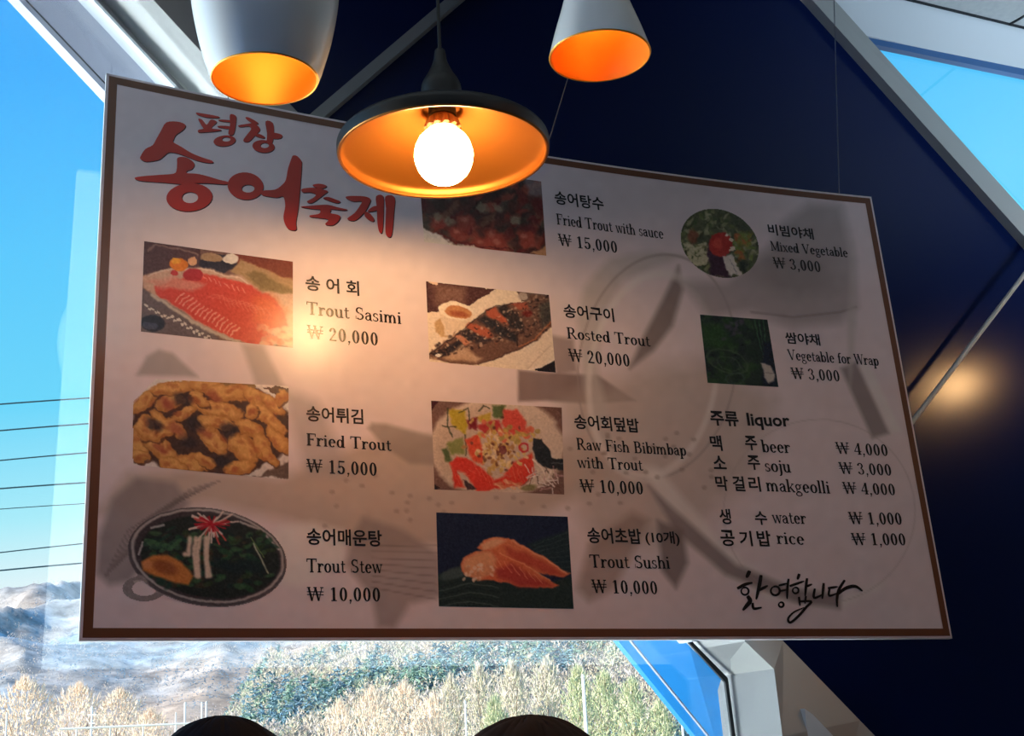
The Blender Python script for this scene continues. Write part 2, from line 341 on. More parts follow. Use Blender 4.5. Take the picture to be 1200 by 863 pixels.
def pick_near():
    az = random.uniform(azi(214), azi(860)); s = random.random(); d = 125 * (240 / 125) ** s; x, y = math.sin(az) * d, math.cos(az) * d
    con = fbm(x / 22, y / 22, 5.0) > 0.06 and random.random() < 0.75
    return x, y, near_h(az, d, s, x, y) - 0.4, con
vs, fs, cs = tree_blobs(6200, pick_near, (1.6, 3.3), PAL, 26)
tag(colour_mesh('hillside_forest', vs, fs, cs, M['foliage']), 'frosty mixed winter woods covering the slope under the menu board', 'forest', kind='stuff')
PALF = ([(214, 198, 186), (200, 190, 192), (224, 208, 190)], [(130, 160, 184), (146, 170, 188)])  # pale tones of the far woods, distance haze included in the colour
def pick_far():
    az = random.uniform(azi(-200), azi(560)); s = random.uniform(0.02, 0.8); d = 330 * (1000 / 330) ** s; x, y = math.sin(az) * d, math.cos(az) * d
    return x, y, far_h(az, d, s, x, y) - 1.0, fbm(x / 60, y / 60, 5.0) > 0.16
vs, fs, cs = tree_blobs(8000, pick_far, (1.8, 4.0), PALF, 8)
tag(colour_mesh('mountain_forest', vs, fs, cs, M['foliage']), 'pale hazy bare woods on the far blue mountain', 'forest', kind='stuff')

# single bare trees in the valley: a twiggy crown on a trunk
def tree_mesh(seed, shape, palette, n=2400):
    r = random.Random(seed); vs, fs, cols = [], [], []
    for _ in range(n):
        a = r.random() * 2 * math.pi; u = r.random() ** 0.55; zz = r.random()
        prof = {'round': max(0, 1 - abs(2 * zz - 1) ** 3.0) ** 0.55 * (0.86 + 0.16 * math.sin(3 * a + 5 * zz) + 0.1 * math.sin(7 * a - 9 * zz)), 'tall': max(0, 1 - abs(2 * zz - 1) ** 2.6) ** 0.6 * (0.8 + 0.2 * math.sin(5 * a + 7 * zz)), 'cone': 1.05 - zz}[shape]
        R = {'round': 0.48, 'tall': 0.30, 'cone': 0.30}[shape]
        p = np.array([math.cos(a) * u * prof * R, math.sin(a) * u * prof * R, 0.16 + 0.84 * zz])
        d = np.array([p[0] * 2.2, p[1] * 2.2, (0.9 * (zz - 0.25))]) + np.array([r.gauss(0, .35), r.gauss(0, .35), r.gauss(0, .3)]); d /= np.linalg.norm(d)
        L = r.uniform(0.025, 0.07); wv = np.cross(d, (r.gauss(0, 1), r.gauss(0, 1), r.gauss(0, 1))); wv *= r.uniform(0.004, 0.011) / np.linalg.norm(wv); w2 = np.cross(d, wv)
        i = len(vs); vs += [p + wv, p - wv * 0.5 + w2 * 0.8, p - wv * 0.5 - w2 * 0.8, p + d * L]; fs += [(i, i + 1, i + 3), (i + 1, i + 2, i + 3), (i + 2, i, i + 3), (i, i + 2, i + 1)]
        c = lin(r.choice(palette)) * r.uniform(0.85, 1.15); cols += [c] * 4
    me = mesh('crown', vs, fs); me.materials.append(M['foliage']); at_ = me.attributes.new('print_colour', 'FLOAT_COLOR', 'POINT')
    c = np.ones((len(vs), 4), np.float32); c[:, :3] = np.array(cols); at_.data.foreach_set('color', c.ravel())
    tv, tf = [], []; tube(tv, tf, [(0, 0, 0), (0.01, 0, 0.3), (0, 0.01, 0.75)], [0.022, 0.016, 0.004], 7)
    for k in range(7):
        a = k * 2.4; z0 = 0.2 + 0.07 * k; tube(tv, tf, [(0, 0, z0), (math.cos(a) * .14, math.sin(a) * .14, z0 + 0.16), (math.cos(a) * .22, math.sin(a) * .22, z0 + 0.27)], [0.009, 0.006, 0.002], 5)
    tm = mesh('trunk', tv, tf); tm.materials.append(M['trunk']); return me, tm
TAN = [(255, 234, 208), (250, 224, 198), (255, 238, 216), (244, 216, 192)]
GRY = [(226, 212, 196), (232, 222, 198), (212, 202, 192), (232, 228, 196)]
GRN = [(200, 208, 164), (180, 194, 156), (216, 218, 178), (222, 216, 182)]
KINDS = {'round': tree_mesh(1, 'round', TAN), 'tall': tree_mesh(2, 'tall', GRY), 'green': tree_mesh(3, 'tall', GRN, 2400)}
def tree(px, py_top, dist, hgt_px, kind, label, group):
    d = dirpx(px, py_top); top = O + d * dist; h = top[2] - GZ
    wscale = 1.12 * hgt_px / FPX * dist          # crown width in metres
    e = empty('tree', (top[0], top[1], GZ)); e.rotation_euler[2] = random.random() * 6
    s = {'round': 0.96, 'tall': 0.6, 'green': 0.6}[kind]; e.scale = (wscale / s, wscale / s, h)
    for nm, me in zip(('crown', 'trunk'), KINDS[kind]):
        o = bpy.data.objects.new(nm, me); COL.objects.link(o); o.parent = e
    tag(e, label, 'tree', group); return e
for px, py, ds, wpx in ((30, 800, 80, 76), (92, 806, 104, 66), (140, 812, 122, 62), (-40, 796, 118, 100)):
    tree(px, py, ds, wpx, 'round', 'pale tan bare tree in the valley at the lower left corner', 'bare tan trees at lower left')
tree(176, 836, 84, 62, 'round', 'small rounded cream bush standing before the dark blue slope', None)
for px, py, ds, wpx in ((436, 812, 66, 62), (474, 806, 80, 64), (508, 818, 68, 58), (398, 828, 58, 54)):
    tree(px, py, ds, wpx, 'round', 'cream coloured bare tree in the valley between the two heads', 'cream trees between the heads')
for px, py, ds, wpx in ((528, 796, 86, 42), (562, 784, 94, 44), (600, 780, 86, 46), (640, 778, 98, 48)):
    tree(px, py, ds, wpx, 'tall', 'greyish slender bare tree behind the brown haired head', 'grey trees behind the brown haired head')
for px, py, ds, wpx in ((676, 786, 84, 44), (708, 792, 96, 46), (740, 800, 82, 46), (580, 822, 66, 44), (772, 826, 92, 46)):
    tree(px, py, ds, wpx, 'green', 'yellow green feathery tree near the blue slanted cladding', 'yellow green trees beside the blue cladding')
# pale poles
def pole(px, y_top, dist, wpx, label, arm=False):
    top = O + dirpx(px, y_top) * dist; r = wpx / 2 / FPX * dist; e = empty('utility_pole', (top[0], top[1], GZ))
    vs, fs = [], []; tube(vs, fs, [(0, 0, 0), (0, 0, (top[2] - GZ) * 0.6), (0, 0, top[2] - GZ)], [r * 1.15, r, r * 0.85], 10); obj('shaft', vs, fs, M['pole'], e, True)
    vs, fs = [], []; h = top[2] - GZ; tube(vs, fs, [(0, 0, h - 0.02), (0, 0, h + 0.10)], [r * 1.1, r * 0.7], 10)
    obj('cap', vs, fs, M['pole'], e)
    if arm:
        vs, fs = [], []; box(vs, fs, (0, 0, h - 0.25), (r * 7, r * 1.2, r * 1.4)); obj('cross_arm', vs, fs, M['pole'], e); vs, fs = [], []; box(vs, fs, (0, 0, h - 0.6), (r * 5, r * 1.2, r * 1.2)); obj('cross_arm', vs, fs, M['pole'], e)
    tag(e, label, 'pole'); return e
pole(108, 831, 60, 2.6, 'short white pole with a cross arm at the lower left of the window', True)
pole(8, 838, 60, 2.0, 'thin pale pole at the left border of the picture')
pole(206, 838, 62, 1.8, 'leftmost and shortest of the four white poles beside the black haired head')
pole(217, 826, 62, 2.6, 'second white pole from the left beside the black haired head')
pole(236.5, 826, 62, 2.0, 'left one of the close pair of white poles above the black haired head')
pole(241.8, 825, 62, 2.2, 'right one of the close pair of white poles above the black haired head')
pole(545, 824, 48, 2.6, 'white pole just left of the brown haired head')
pole(683, 794, 48, 4.6, 'thick white pole upper right of the brown haired head')
pole(798, 832, 48, 3.2, 'white pole against the slanted blue cladding')
# pale guard rail across the valley
ga, gb = O + dirpx(70, 855) * 57, O + dirpx(300, 848) * 57; gb[2] = ga[2]; gr = empty('guard_rail', (*((ga + gb) / 2)[:2], GZ))
mid = np.array(gr.location); vs, fs = [], []; tube(vs, fs, [ga - mid, gb - mid], 0.045, 8); obj('rail', vs, fs, M['pole'], gr)
for k in range(6):
    p = ga + (gb - ga) * (k + 0.5) / 6 - mid; vs, fs = [], []; tube(vs, fs, [(p[0], p[1], 0), (p[0], p[1], p[2])], 0.035, 8); obj('post', vs, fs, M['pole'], gr)
tag(gr, 'thin pale guard rail running through the valley left of the black haired head', 'railing')
# power lines across the sky
ORD = ['highest of the', 'second highest of the', 'third from the top of the', 'middle one of the', 'third from the bottom of the', 'second lowest of the', 'lowest of the']
for k, (ya, yb) in enumerate(((474, 471), (505, 501), (540, 535), (573, 570), (597, 594.5), (648, 641), (669, 664))):
    dist = (34, 34, 36, 36, 44, 44, 46)[k]; pts = []
    for q in range(25):
        x = -260 + 1110 * q / 24; y = ya + (yb - ya) * x / 104 + 26 * ((x - 300) / 560) ** 2 - 7.5; pts.append(O + dirpx(x, y) * dist)
    vs, fs = [], []; tube(vs, fs, pts, (0.9, 0.9, 0.8, 0.9, 0.5, 0.7, 0.9)[k] * dist / FPX, 6)
    tag(obj('power_line', vs, fs, M['power'], smooth=True), ORD[k] + ' seven dark cables in the sky left of the board', 'cable', 'power lines in the sky')

# ================================================================== THE MENU BOARD
BP = [0.1181, 3.3729, 0.9769, -0.0689, -0.0038, 0.4241, 1.4294, 0.033, 0.0396]   # pose of the board, in model units
def _rot(v):
    a = np.linalg.norm(v); k = v / a; Q = np.array([[0, -k[2], k[1]], [k[2], 0, -k[0]], [-k[1], k[0], 0]])
    return np.eye(3) + math.sin(a) * Q + (1 - math.cos(a)) * Q @ Q
BR = _rot(np.array(BP[3:6])); BW, BH = 2.4, BP[6]; BC = np.array(BP[:3])
BLOC = O + BC * K
def surf(u, v, lift=0.0):      # board coordinates -> points local to the board (metres); lift = towards the viewer
    u = np.asarray(u, float); v = np.asarray(v, float); s = u / (BW / 2)
    y = BP[7] * (1 - s * s) + BP[8] * (1 - s * s) * v - lift / K
    return np.stack([u, y, v], -1) @ BR.T * K
def to_px(u, v): return project(surf(u, v) + BLOC)
def uv(px, py):
    q = np.array([0.0, 0.0])
    for _ in range(12):
        f = to_px(q[0], q[1]) - (px, py); e = 1e-5
        J = np.stack([(to_px(q[0] + e, q[1]) - to_px(q[0], q[1])) / e, (to_px(q[0], q[1] + e) - to_px(q[0], q[1])) / e], 1)
        q = q - np.linalg.solve(J, f)
    return q

class Canvas:                   # paints print colours (sRGB 0..255) on scattered points
    def __init__(s, X, Y, col): s.X, s.Y = X, Y; s.c = np.tile(np.array(col, float), (len(X), 1))
    def put(s, m, col, a=1.0): m = (m * a)[:, None]; s.c = s.c * (1 - m) + np.array(col, float) * m
    def poly(s, P, col, a=1.0, soft=0.0):
        P = np.array(P, float); x, y = s.X, s.Y; inside = np.zeros(len(x), bool); dist = np.full(len(x), 1e9)
        for (x0, y0), (x1, y1) in zip(P, np.roll(P, -1, 0)):
            if y0 != y1: inside ^= ((y0 > y) != (y1 > y)) & (x < (x1 - x0) * (y - y0) / (y1 - y0) + x0)
            if soft:
                dx, dy = x1 - x0, y1 - y0; t = np.clip(((x - x0) * dx + (y - y0) * dy) / (dx * dx + dy * dy + 1e-9), 0, 1)
                dist = np.minimum(dist, np.hypot(x - x0 - t * dx, y - y0 - t * dy))
        m = np.clip(0.5 + np.where(inside, dist, -dist) / (2 * soft), 0, 1) if soft else inside.astype(float)
        s.put(m, col, a)
    def ell(s, cx, cy, rx, ry, col, ang=0, a=1.0, soft=0.12):
        t = math.radians(ang); dx, dy = s.X - cx, s.Y - cy; p = dx * math.cos(t) + dy * math.sin(t); q = -dx * math.sin(t) + dy * math.cos(t)
        s.put(np.clip((1 - np.hypot(p / rx, q / ry)) / soft + 0.5, 0, 1), col, a)
    def ring(s, cx, cy, rx, ry, wd, col, ang=0, a=1.0):
        t = math.radians(ang); dx, dy = s.X - cx, s.Y - cy; p = dx * math.cos(t) + dy * math.sin(t); q = -dx * math.sin(t) + dy * math.cos(t)
        r = np.hypot(p / rx, q / ry); s.put(np.clip(1.3 - np.abs(r - 1) * min(rx, ry) / (wd / 2), 0, 1), col, a)
    def line(s, P, wd, col, a=1.0):
        dist = np.full(len(s.X), 1e9); P = [np.array(p, float) for p in P]
        for (x0, y0), (x1, y1) in zip(P[:-1], P[1:]):
            dx, dy = x1 - x0, y1 - y0; t = np.clip(((s.X - x0) * dx + (s.Y - y0) * dy) / (dx * dx + dy * dy + 1e-9), 0, 1)
            dist = np.minimum(dist, np.hypot(s.X - x0 - t * dx, s.Y - y0 - t * dy))
        s.put(np.clip(1.4 - dist / (wd / 2), 0, 1), col, a)
    def grain(s, amp, size, seed=0, region=None):
        r = np.random.default_rng(seed); n = 128; g = r.normal(size=(n, n)); x = (s.X / size) % (n - 1); y = (s.Y / size) % (n - 1)
        i, j = x.astype(int), y.astype(int); fx, fy = x - i, y - j
        v = g[i, j] * (1 - fx) * (1 - fy) + g[i + 1, j] * fx * (1 - fy) + g[i, j + 1] * (1 - fx) * fy + g[i + 1, j + 1] * fx * fy
        m = 1.0 if region is None else region; s.c = np.clip(s.c + (v * amp * m)[:, None], 0, 255)
def grid_part(name, u0, u1, v0, v1, nu, nv, paint, parent, lift, corners=None, mask=None, col=(236, 221, 224)):
    S, T = np.meshgrid(np.linspace(0, 1, nu + 1), np.linspace(0, 1, nv + 1), indexing='ij'); S, T = S.ravel(), T.ravel()
    if corners is not None:     # TL, TR, BR, BL in board coordinates
        a, b, c, d = [np.asarray(q) for q in corners]
        UVs = (a * (1 - S)[:, None] + b * S[:, None]) * (1 - T)[:, None] + (d * (1 - S)[:, None] + c * S[:, None]) * T[:, None]; U, V = UVs[:, 0], UVs[:, 1]
    else: U = u0 + (u1 - u0) * S; V = v0 + (v1 - v0) * T
    px = to_px(U, V); cv = Canvas(px[:, 0], px[:, 1], col); paint(cv)
    P = surf(U, V, lift); I = np.arange(nu)[:, None] * (nv + 1) + np.arange(nv)[None, :]
    F = np.stack([I, I + 1, I + nv + 2, I + nv + 1], -1).reshape(-1, 4)
    if corners is None: F = F[:, ::-1]
    if mask is not None:
        k = mask(px[:, 0], px[:, 1]); F = F[k[F].all(1)]
        used = np.unique(F); re = -np.ones(len(P), int); re[used] = np.arange(len(used)); F = re[F]; P = P[used]; cv.c = cv.c[used]
    me = bpy.data.meshes.new(name); me.vertices.add(len(P)); me.vertices.foreach_set('co', P.ravel())
    me.loops.add(F.size); me.loops.foreach_set('vertex_index', F.ravel().astype(np.int32)); me.polygons.add(len(F)); me.polygons.foreach_set('loop_start', np.arange(len(F), dtype=np.int32) * 4)
    me.update(calc_edges=True); me.validate()
    at_ = me.attributes.new('print_colour', 'FLOAT_COLOR', 'POINT'); c = np.ones((len(P), 4), np.float32); c[:, :3] = lin(cv.c); at_.data.foreach_set('color', c.ravel())
    return link(name, me, M['print'], parent)

board = empty('menu_board', BLOC)
tag(board, 'large hanging menu board with dish photos, Korean title and won prices', 'menu board')
# foam panel: closed slab, white back and edges
nu, nv = 48, 8; vs, fs = [], []
Ug, Vg = np.linspace(-BW / 2, BW / 2, nu + 1), np.linspace(-BH / 2, BH / 2, nv + 1)
for lift in (0.0, -0.010):
    for u in Ug:
        for v in Vg: vs.append(surf(u, v, lift))
q = (nu + 1) * (nv + 1); idx = lambda i, j, k: k * q + i * (nv + 1) + j
for i in range(nu):
    for j in range(nv):
        fs.append((idx(i, j, 0), idx(i + 1, j, 0), idx(i + 1, j + 1, 0), idx(i, j + 1, 0))); fs.append((idx(i, j, 1), idx(i, j + 1, 1), idx(i + 1, j + 1, 1), idx(i + 1, j, 1)))
for i in range(nu): fs += [(idx(i, 0, 0), idx(i, 0, 1), idx(i + 1, 0, 1), idx(i + 1, 0, 0)), (idx(i, nv, 0), idx(i + 1, nv, 0), idx(i + 1, nv, 1), idx(i, nv, 1))]
for j in range(nv): fs += [(idx(0, j, 0), idx(0, j + 1, 0), idx(0, j + 1, 1), idx(0, j, 1)), (idx(nu, j, 0), idx(nu, j, 1), idx(nu, j + 1, 1), idx(nu, j + 1, 0))]
obj('panel', vs, fs, M['board_back'], board)

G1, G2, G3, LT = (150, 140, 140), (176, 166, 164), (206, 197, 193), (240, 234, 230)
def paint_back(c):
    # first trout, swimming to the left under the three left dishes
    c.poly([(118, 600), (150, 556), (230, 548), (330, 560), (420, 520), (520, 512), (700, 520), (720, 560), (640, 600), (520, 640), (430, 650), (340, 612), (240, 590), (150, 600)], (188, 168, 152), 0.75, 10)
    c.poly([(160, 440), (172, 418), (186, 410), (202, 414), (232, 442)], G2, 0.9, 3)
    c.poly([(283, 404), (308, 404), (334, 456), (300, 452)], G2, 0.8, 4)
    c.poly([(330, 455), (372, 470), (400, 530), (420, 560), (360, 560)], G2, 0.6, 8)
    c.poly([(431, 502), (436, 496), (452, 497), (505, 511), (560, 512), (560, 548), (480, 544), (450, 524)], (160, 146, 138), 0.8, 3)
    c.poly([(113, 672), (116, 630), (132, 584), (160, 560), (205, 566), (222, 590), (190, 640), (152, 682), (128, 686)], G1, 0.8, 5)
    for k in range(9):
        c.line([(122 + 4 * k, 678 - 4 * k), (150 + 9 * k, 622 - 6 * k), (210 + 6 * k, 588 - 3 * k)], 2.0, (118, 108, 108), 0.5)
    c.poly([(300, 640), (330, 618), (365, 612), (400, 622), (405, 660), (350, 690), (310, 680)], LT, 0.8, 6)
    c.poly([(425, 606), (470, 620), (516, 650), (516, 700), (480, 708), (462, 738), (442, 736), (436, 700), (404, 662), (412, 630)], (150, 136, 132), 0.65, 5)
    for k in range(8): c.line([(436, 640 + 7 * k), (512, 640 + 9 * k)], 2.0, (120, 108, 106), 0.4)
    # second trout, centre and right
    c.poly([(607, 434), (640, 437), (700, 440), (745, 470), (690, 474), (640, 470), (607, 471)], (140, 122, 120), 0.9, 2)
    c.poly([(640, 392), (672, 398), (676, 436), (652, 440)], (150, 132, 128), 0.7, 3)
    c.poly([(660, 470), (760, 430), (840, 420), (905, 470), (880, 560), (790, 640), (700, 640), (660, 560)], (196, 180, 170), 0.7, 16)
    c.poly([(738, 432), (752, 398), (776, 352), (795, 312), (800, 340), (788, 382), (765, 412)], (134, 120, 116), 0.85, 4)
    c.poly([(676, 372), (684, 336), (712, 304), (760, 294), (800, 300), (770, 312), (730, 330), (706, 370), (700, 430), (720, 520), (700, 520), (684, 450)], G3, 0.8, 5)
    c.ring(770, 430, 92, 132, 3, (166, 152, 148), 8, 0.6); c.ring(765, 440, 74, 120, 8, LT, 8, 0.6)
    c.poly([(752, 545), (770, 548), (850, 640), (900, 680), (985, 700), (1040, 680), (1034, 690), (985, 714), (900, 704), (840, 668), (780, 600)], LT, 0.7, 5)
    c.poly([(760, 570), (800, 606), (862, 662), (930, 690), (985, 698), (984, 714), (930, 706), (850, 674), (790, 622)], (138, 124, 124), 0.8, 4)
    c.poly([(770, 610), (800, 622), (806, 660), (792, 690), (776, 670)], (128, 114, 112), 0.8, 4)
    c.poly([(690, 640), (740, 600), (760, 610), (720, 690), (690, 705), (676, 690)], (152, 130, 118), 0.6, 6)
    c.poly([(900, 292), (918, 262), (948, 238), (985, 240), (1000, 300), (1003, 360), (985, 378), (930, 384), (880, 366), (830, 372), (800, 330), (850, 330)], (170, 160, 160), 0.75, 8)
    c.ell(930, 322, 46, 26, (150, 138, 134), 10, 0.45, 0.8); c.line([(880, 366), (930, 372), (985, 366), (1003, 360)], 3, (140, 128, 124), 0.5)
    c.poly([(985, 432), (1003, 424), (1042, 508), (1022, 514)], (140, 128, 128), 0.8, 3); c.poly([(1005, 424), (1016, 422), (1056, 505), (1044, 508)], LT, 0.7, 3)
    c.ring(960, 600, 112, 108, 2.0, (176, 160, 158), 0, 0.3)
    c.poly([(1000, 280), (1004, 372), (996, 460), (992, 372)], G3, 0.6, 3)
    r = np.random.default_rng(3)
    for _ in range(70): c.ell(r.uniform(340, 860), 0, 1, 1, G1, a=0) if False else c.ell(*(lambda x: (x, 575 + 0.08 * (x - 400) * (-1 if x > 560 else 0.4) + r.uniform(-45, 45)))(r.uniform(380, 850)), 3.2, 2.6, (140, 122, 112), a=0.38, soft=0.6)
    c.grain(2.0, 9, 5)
BMU = 0.010                      # white margin outside the brown border
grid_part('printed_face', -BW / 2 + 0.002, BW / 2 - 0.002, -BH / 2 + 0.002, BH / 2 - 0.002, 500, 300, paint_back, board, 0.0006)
# brown border
def loop_uv(m, n=40):
    a, b = BW / 2 - m, BH / 2 - m; t = np.linspace(-1, 1, n, endpoint=False)
    return np.concatenate([np.stack([a * t, 0 * t - b], 1), np.stack([0 * t + a, b * t], 1), np.stack([-a * t, 0 * t + b], 1), np.stack([0 * t - a, -b * t], 1)])
Lo, Li = loop_uv(0.007), loop_uv(0.028); n = len(Lo)
vs = list(surf(Lo[:, 0], Lo[:, 1], 0.0010)) + list(surf(Li[:, 0], Li[:, 1], 0.0010)); fs = [(i, (i + 1) % n, (i + 1) % n + n, i + n) for i in range(n)]
obj('border', vs, fs, M['border'], board)

# ---------------------------------------------------------------- serif lettering
S_, T_ = 0.155, 0.076
def glyphs():
    def rib(pts, ws):
        out = []; P = [np.array(p, float) for p in pts]; L, R = [], []
        for i, p in enumerate(P):
            d = P[min(i + 1, len(P) - 1)] - P[max(i - 1, 0)]; d /= np.linalg.norm(d) + 1e-9; nn = np.array([-d[1], d[0]]) * ws[i] / 2; L.append(p + nn); R.append(p - nn)
        return [[L[i], L[i + 1], R[i + 1], R[i]] for i in range(len(P) - 1)]
    V = lambda x, y0, y1, w=S_: [[(x - w / 2, y0), (x + w / 2, y0), (x + w / 2, y1), (x - w / 2, y1)]]
    H = lambda x0, x1, y, w=T_: [[(x0, y - w / 2), (x1, y - w / 2), (x1, y + w / 2), (x0, y + w / 2)]]
    D = lambda x0, y0, x1, y1, w: rib([(x0, y0), (x1, y1)], [w, w])
    def A(cx, cy, rx, ry, a0, a1, wmax=S_, wmin=T_):
        n = max(4, int(abs(a1 - a0) / 18)); t = np.radians(np.linspace(a0, a1, n + 1)); rx -= wmax / 2; ry -= wmin / 2
        return rib([(cx + rx * math.cos(q), cy + ry * math.sin(q)) for q in t], [wmin + (wmax - wmin) * abs(math.cos(q)) ** 1.3 for q in t])
    ft = lambda x, y=0.0, w=0.14: H(x - w, x + w, y + T_ / 2)
    dot = lambda x, y, r: [[(x + r * math.cos(k * math.pi / 4), y + r * math.sin(k * math.pi / 4)) for k in range(8)]]
    s = S_ * 0.92; g = {}
    g['T'] = (0.78, V(.38, 0, 1) + H(.02, .74, .97) + V(.045, .76, 1, .05) + V(.715, .76, 1, .05) + ft(.38))
    g['F'] = (0.70, V(.2, 0, 1) + H(.06, .66, .97) + H(.2, .5, .52) + V(.635, .75, 1, .05) + V(.49, .42, .62, .045) + ft(.2))
    g['R'] = (0.84, V(.2, 0, 1) + H(.06, .45, .97) + H(.2, .45, .5) + A(.42, .735, .24, .265, -90, 90) + D(.4, .5, .72, .03, .12) + ft(.2) + H(.62, .84, .03))
    g['B'] = (0.76, V(.2, 0, 1) + H(.06, .44, .97) + H(.2, .44, .53) + H(.06, .44, .03) + A(.4, .75, .24, .25, -90, 90) + A(.42, .28, .29, .28, -90, 90))
    g['S'] = (0.66, A(.33, .745, .25, .26, 35, 270, .12, .09) + A(.34, .265, .27, .265, 90, -145, .12, .09) + V(.53, .68, .96, .04) + V(.08, .04, .32, .04))
    g['M'] = (0.96, V(.14, 0, 1, .06) + V(.8, 0, 1) + D(.16, 1, .47, .1, .12) + D(.47, .1, .8, 1, .06) + ft(.14, 0, .1) + ft(.8) + H(.03, .2, .97) + H(.76, .92, .97))
    g['V'] = (0.80, D(.1, 1, .4, 0, .13) + D(.4, 0, .68, 1, .06) + H(0, .24, .97) + H(.56, .8, .97))
    W = D(.1, 1, .31, 0, .12) + D(.31, 0, .5, .92, .05) + D(.5, 1, .72, 0, .12) + D(.72, 0, .92, 1, .05) + H(0, .22, .97) + H(.4, .6, .97) + H(.82, 1.02, .97)
    g['W'] = (1.02, W); g['\u20a9'] = (1.02, W + H(0, 1.02, .66, .06) + H(0, 1.02, .46, .06))
    g['a'] = (0.54, A(.25, .47, .19, .19, 0, 165, .11) + V(.39, .04, .5, s) + A(.24, .2, .2, .2, 80, 280, .11) + D(.24, .375, .4, .42, T_) + D(.24, .03, .4, .16, T_) + H(.38, .52, .03) + dot(.1, .5, .05))
    g['s'] = (0.44, A(.21, .49, .17, .175, 35, 270, .095, .07) + A(.22, .17, .18, .175, 90, -145, .095, .07) + V(.34, .47, .63, .035) + V(.06, .03, .2, .035))
    g['o'] = (0.58, A(.29, .33, .26, .345, 0, 360)); g['e'] = (0.55, A(.28, .33, .25, .345, 0, 318) + H(.07, .5, .36, .05)); g['c'] = (0.52, A(.28, .33, .25, .345, 48, 315) + dot(.42, .52, .06))
    g['d'] = (0.62, A(.27, .33, .24, .345, 0, 360) + V(.47, 0, 1, s) + H(.36, .5, .97) + H(.46, .6, .03)); g['b'] = (0.60, V(.14, 0, 1, s) + H(.02, .16, .97) + A(.33, .33, .24, .345, 0, 360))
    g['p'] = (0.62, V(.14, -.3, .64, s) + H(.02, .16, .63) + ft(.14, -.3) + A(.34, .33, .24, .345, 0, 360))
    g['h'] = (0.64, V(.14, 0, 1, s) + H(.02, .16, .97) + ft(.14, 0, .12) + A(.32, .42, .22, .25, 0, 180, s) + V(.48, 0, .43, s) + ft(.48, 0, .12))
    g['m'] = (0.94, V(.14, 0, .64, s) + H(.02, .16, .63) + ft(.14, 0, .1) + A(.3, .42, .2, .25, 0, 180, s) + V(.45, 0, .43, s) + ft(.45, 0, .1) + A(.61, .42, .2, .25, 0, 180, s) + V(.76, 0, .43, s) + ft(.76, 0, .1))
    g['u'] = (0.62, V(.14, .2, .64, s) + H(.02, .16, .63) + A(.3, .22, .22, .24, 180, 360, s) + V(.46, 0, .64, s) + H(.35, .48, .63) + H(.46, .6, .03))
    g['r'] = (0.47, V(.14, 0, .64, s) + H(.02, .16, .63) + ft(.14) + A(.32, .42, .2, .24, 55, 180, s) + dot(.4, .55, .07))
    g['t'] = (0.40, V(.18, .12, .86, .105) + H(.04, .36, .62) + A(.28, .16, .15, .17, 180, 335, .105))
    g['i'] = (0.31, V(.15, 0, .64, s) + H(.03, .17, .63) + ft(.15, 0, .12) + dot(.15, .87, .075)); g['l'] = (0.31, V(.15, 0, 1, s) + H(.03, .17, .97) + ft(.15, 0, .12))
    g['j'] = (0.30, V(.17, -.12, .64, s) + H(.05, .19, .63) + A(.06, -.12, .165, .19, 0, -120, s) + dot(.17, .87, .075))
    g['k'] = (0.60, V(.14, 0, 1, s) + H(.02, .16, .97) + ft(.14, 0, .12) + D(.2, .28, .48, .62, .055) + D(.28, .38, .52, .03, .115) + H(.38, .56, .63) + H(.43, .61, .03))
    g['g'] = (0.55, A(.25, .43, .2, .22, 0, 360, .1) + A(.27, -.12, .24, .18, 0, 360, .085, .06) + D(.14, .26, .13, .1, .06) + D(.13, .1, .36, .05, .07) + D(.38, .56, .53, .62, .06))
    g['f'] = (0.36, V(.17, 0, .8, s) + H(.04, .34, .62) + ft(.17) + A(.32, .8, .2, .2, 45, 180, s))
    g['w'] = (0.76, D(.08, .64, .24, 0, .11) + D(.24, 0, .38, .58, .05) + D(.38, .64, .55, 0, .11) + D(.55, 0, .69, .64, .05) + H(0, .17, .63) + H(.3, .45, .63) + H(.6, .78, .63))
    g['x'] = (0.54, D(.1, .64, .44, 0, .12) + D(.42, .62, .1, .02, .05) + H(.02, .2, .63) + H(.34, .5, .63) + H(.02, .18, .03) + H(.36, .54, .03))
    g['0'] = (0.60, A(.29, .5, .24, .51, 0, 360)); g['1'] = (0.60, V(.3, 0, 1) + ft(.3, 0, .17) + D(.12, .84, .3, .97, .06))
    g['2'] = (0.60, A(.28, .72, .23, .28, -25, 170) + D(.44, .6, .1, .06, .085) + H(.06, .52, .055, .11) + dot(.12, .74, .075))
    g['3'] = (0.60, A(.27, .76, .21, .24, -90, 155, .12, .06) + A(.28, .27, .24, .27, -155, 90, .12, .06) + dot(.12, .82, .07) + dot(.11, .18, .07))
    g['4'] = (0.60, V(.4, 0, 1) + D(.4, .99, .05, .29, .055) + H(.03, .56, .28, .07) + ft(.4)); g['5'] = (0.60, H(.12, .5, .94, .11) + V(.14, .5, .97, .05) + A(.27, .31, .25, .31, -155, 140) + dot(.1, .2, .07))
    g[','] = (0.28, dot(.13, .06, .075) + D(.17, .05, .09, -.18, .055)); g[' '] = (0.34, [])
    return g
GL = glyphs()
def polys_to_obj(name, polys, m, parent, lift):
    vs, fs = [], []
    for P in polys:
        i = len(vs); vs += list(surf(np.array([p[0] for p in P]), np.array([p[1] for p in P]), lift)); fs.append(tuple(range(i, i + len(P))))
    return obj(name, vs, fs, m, parent)
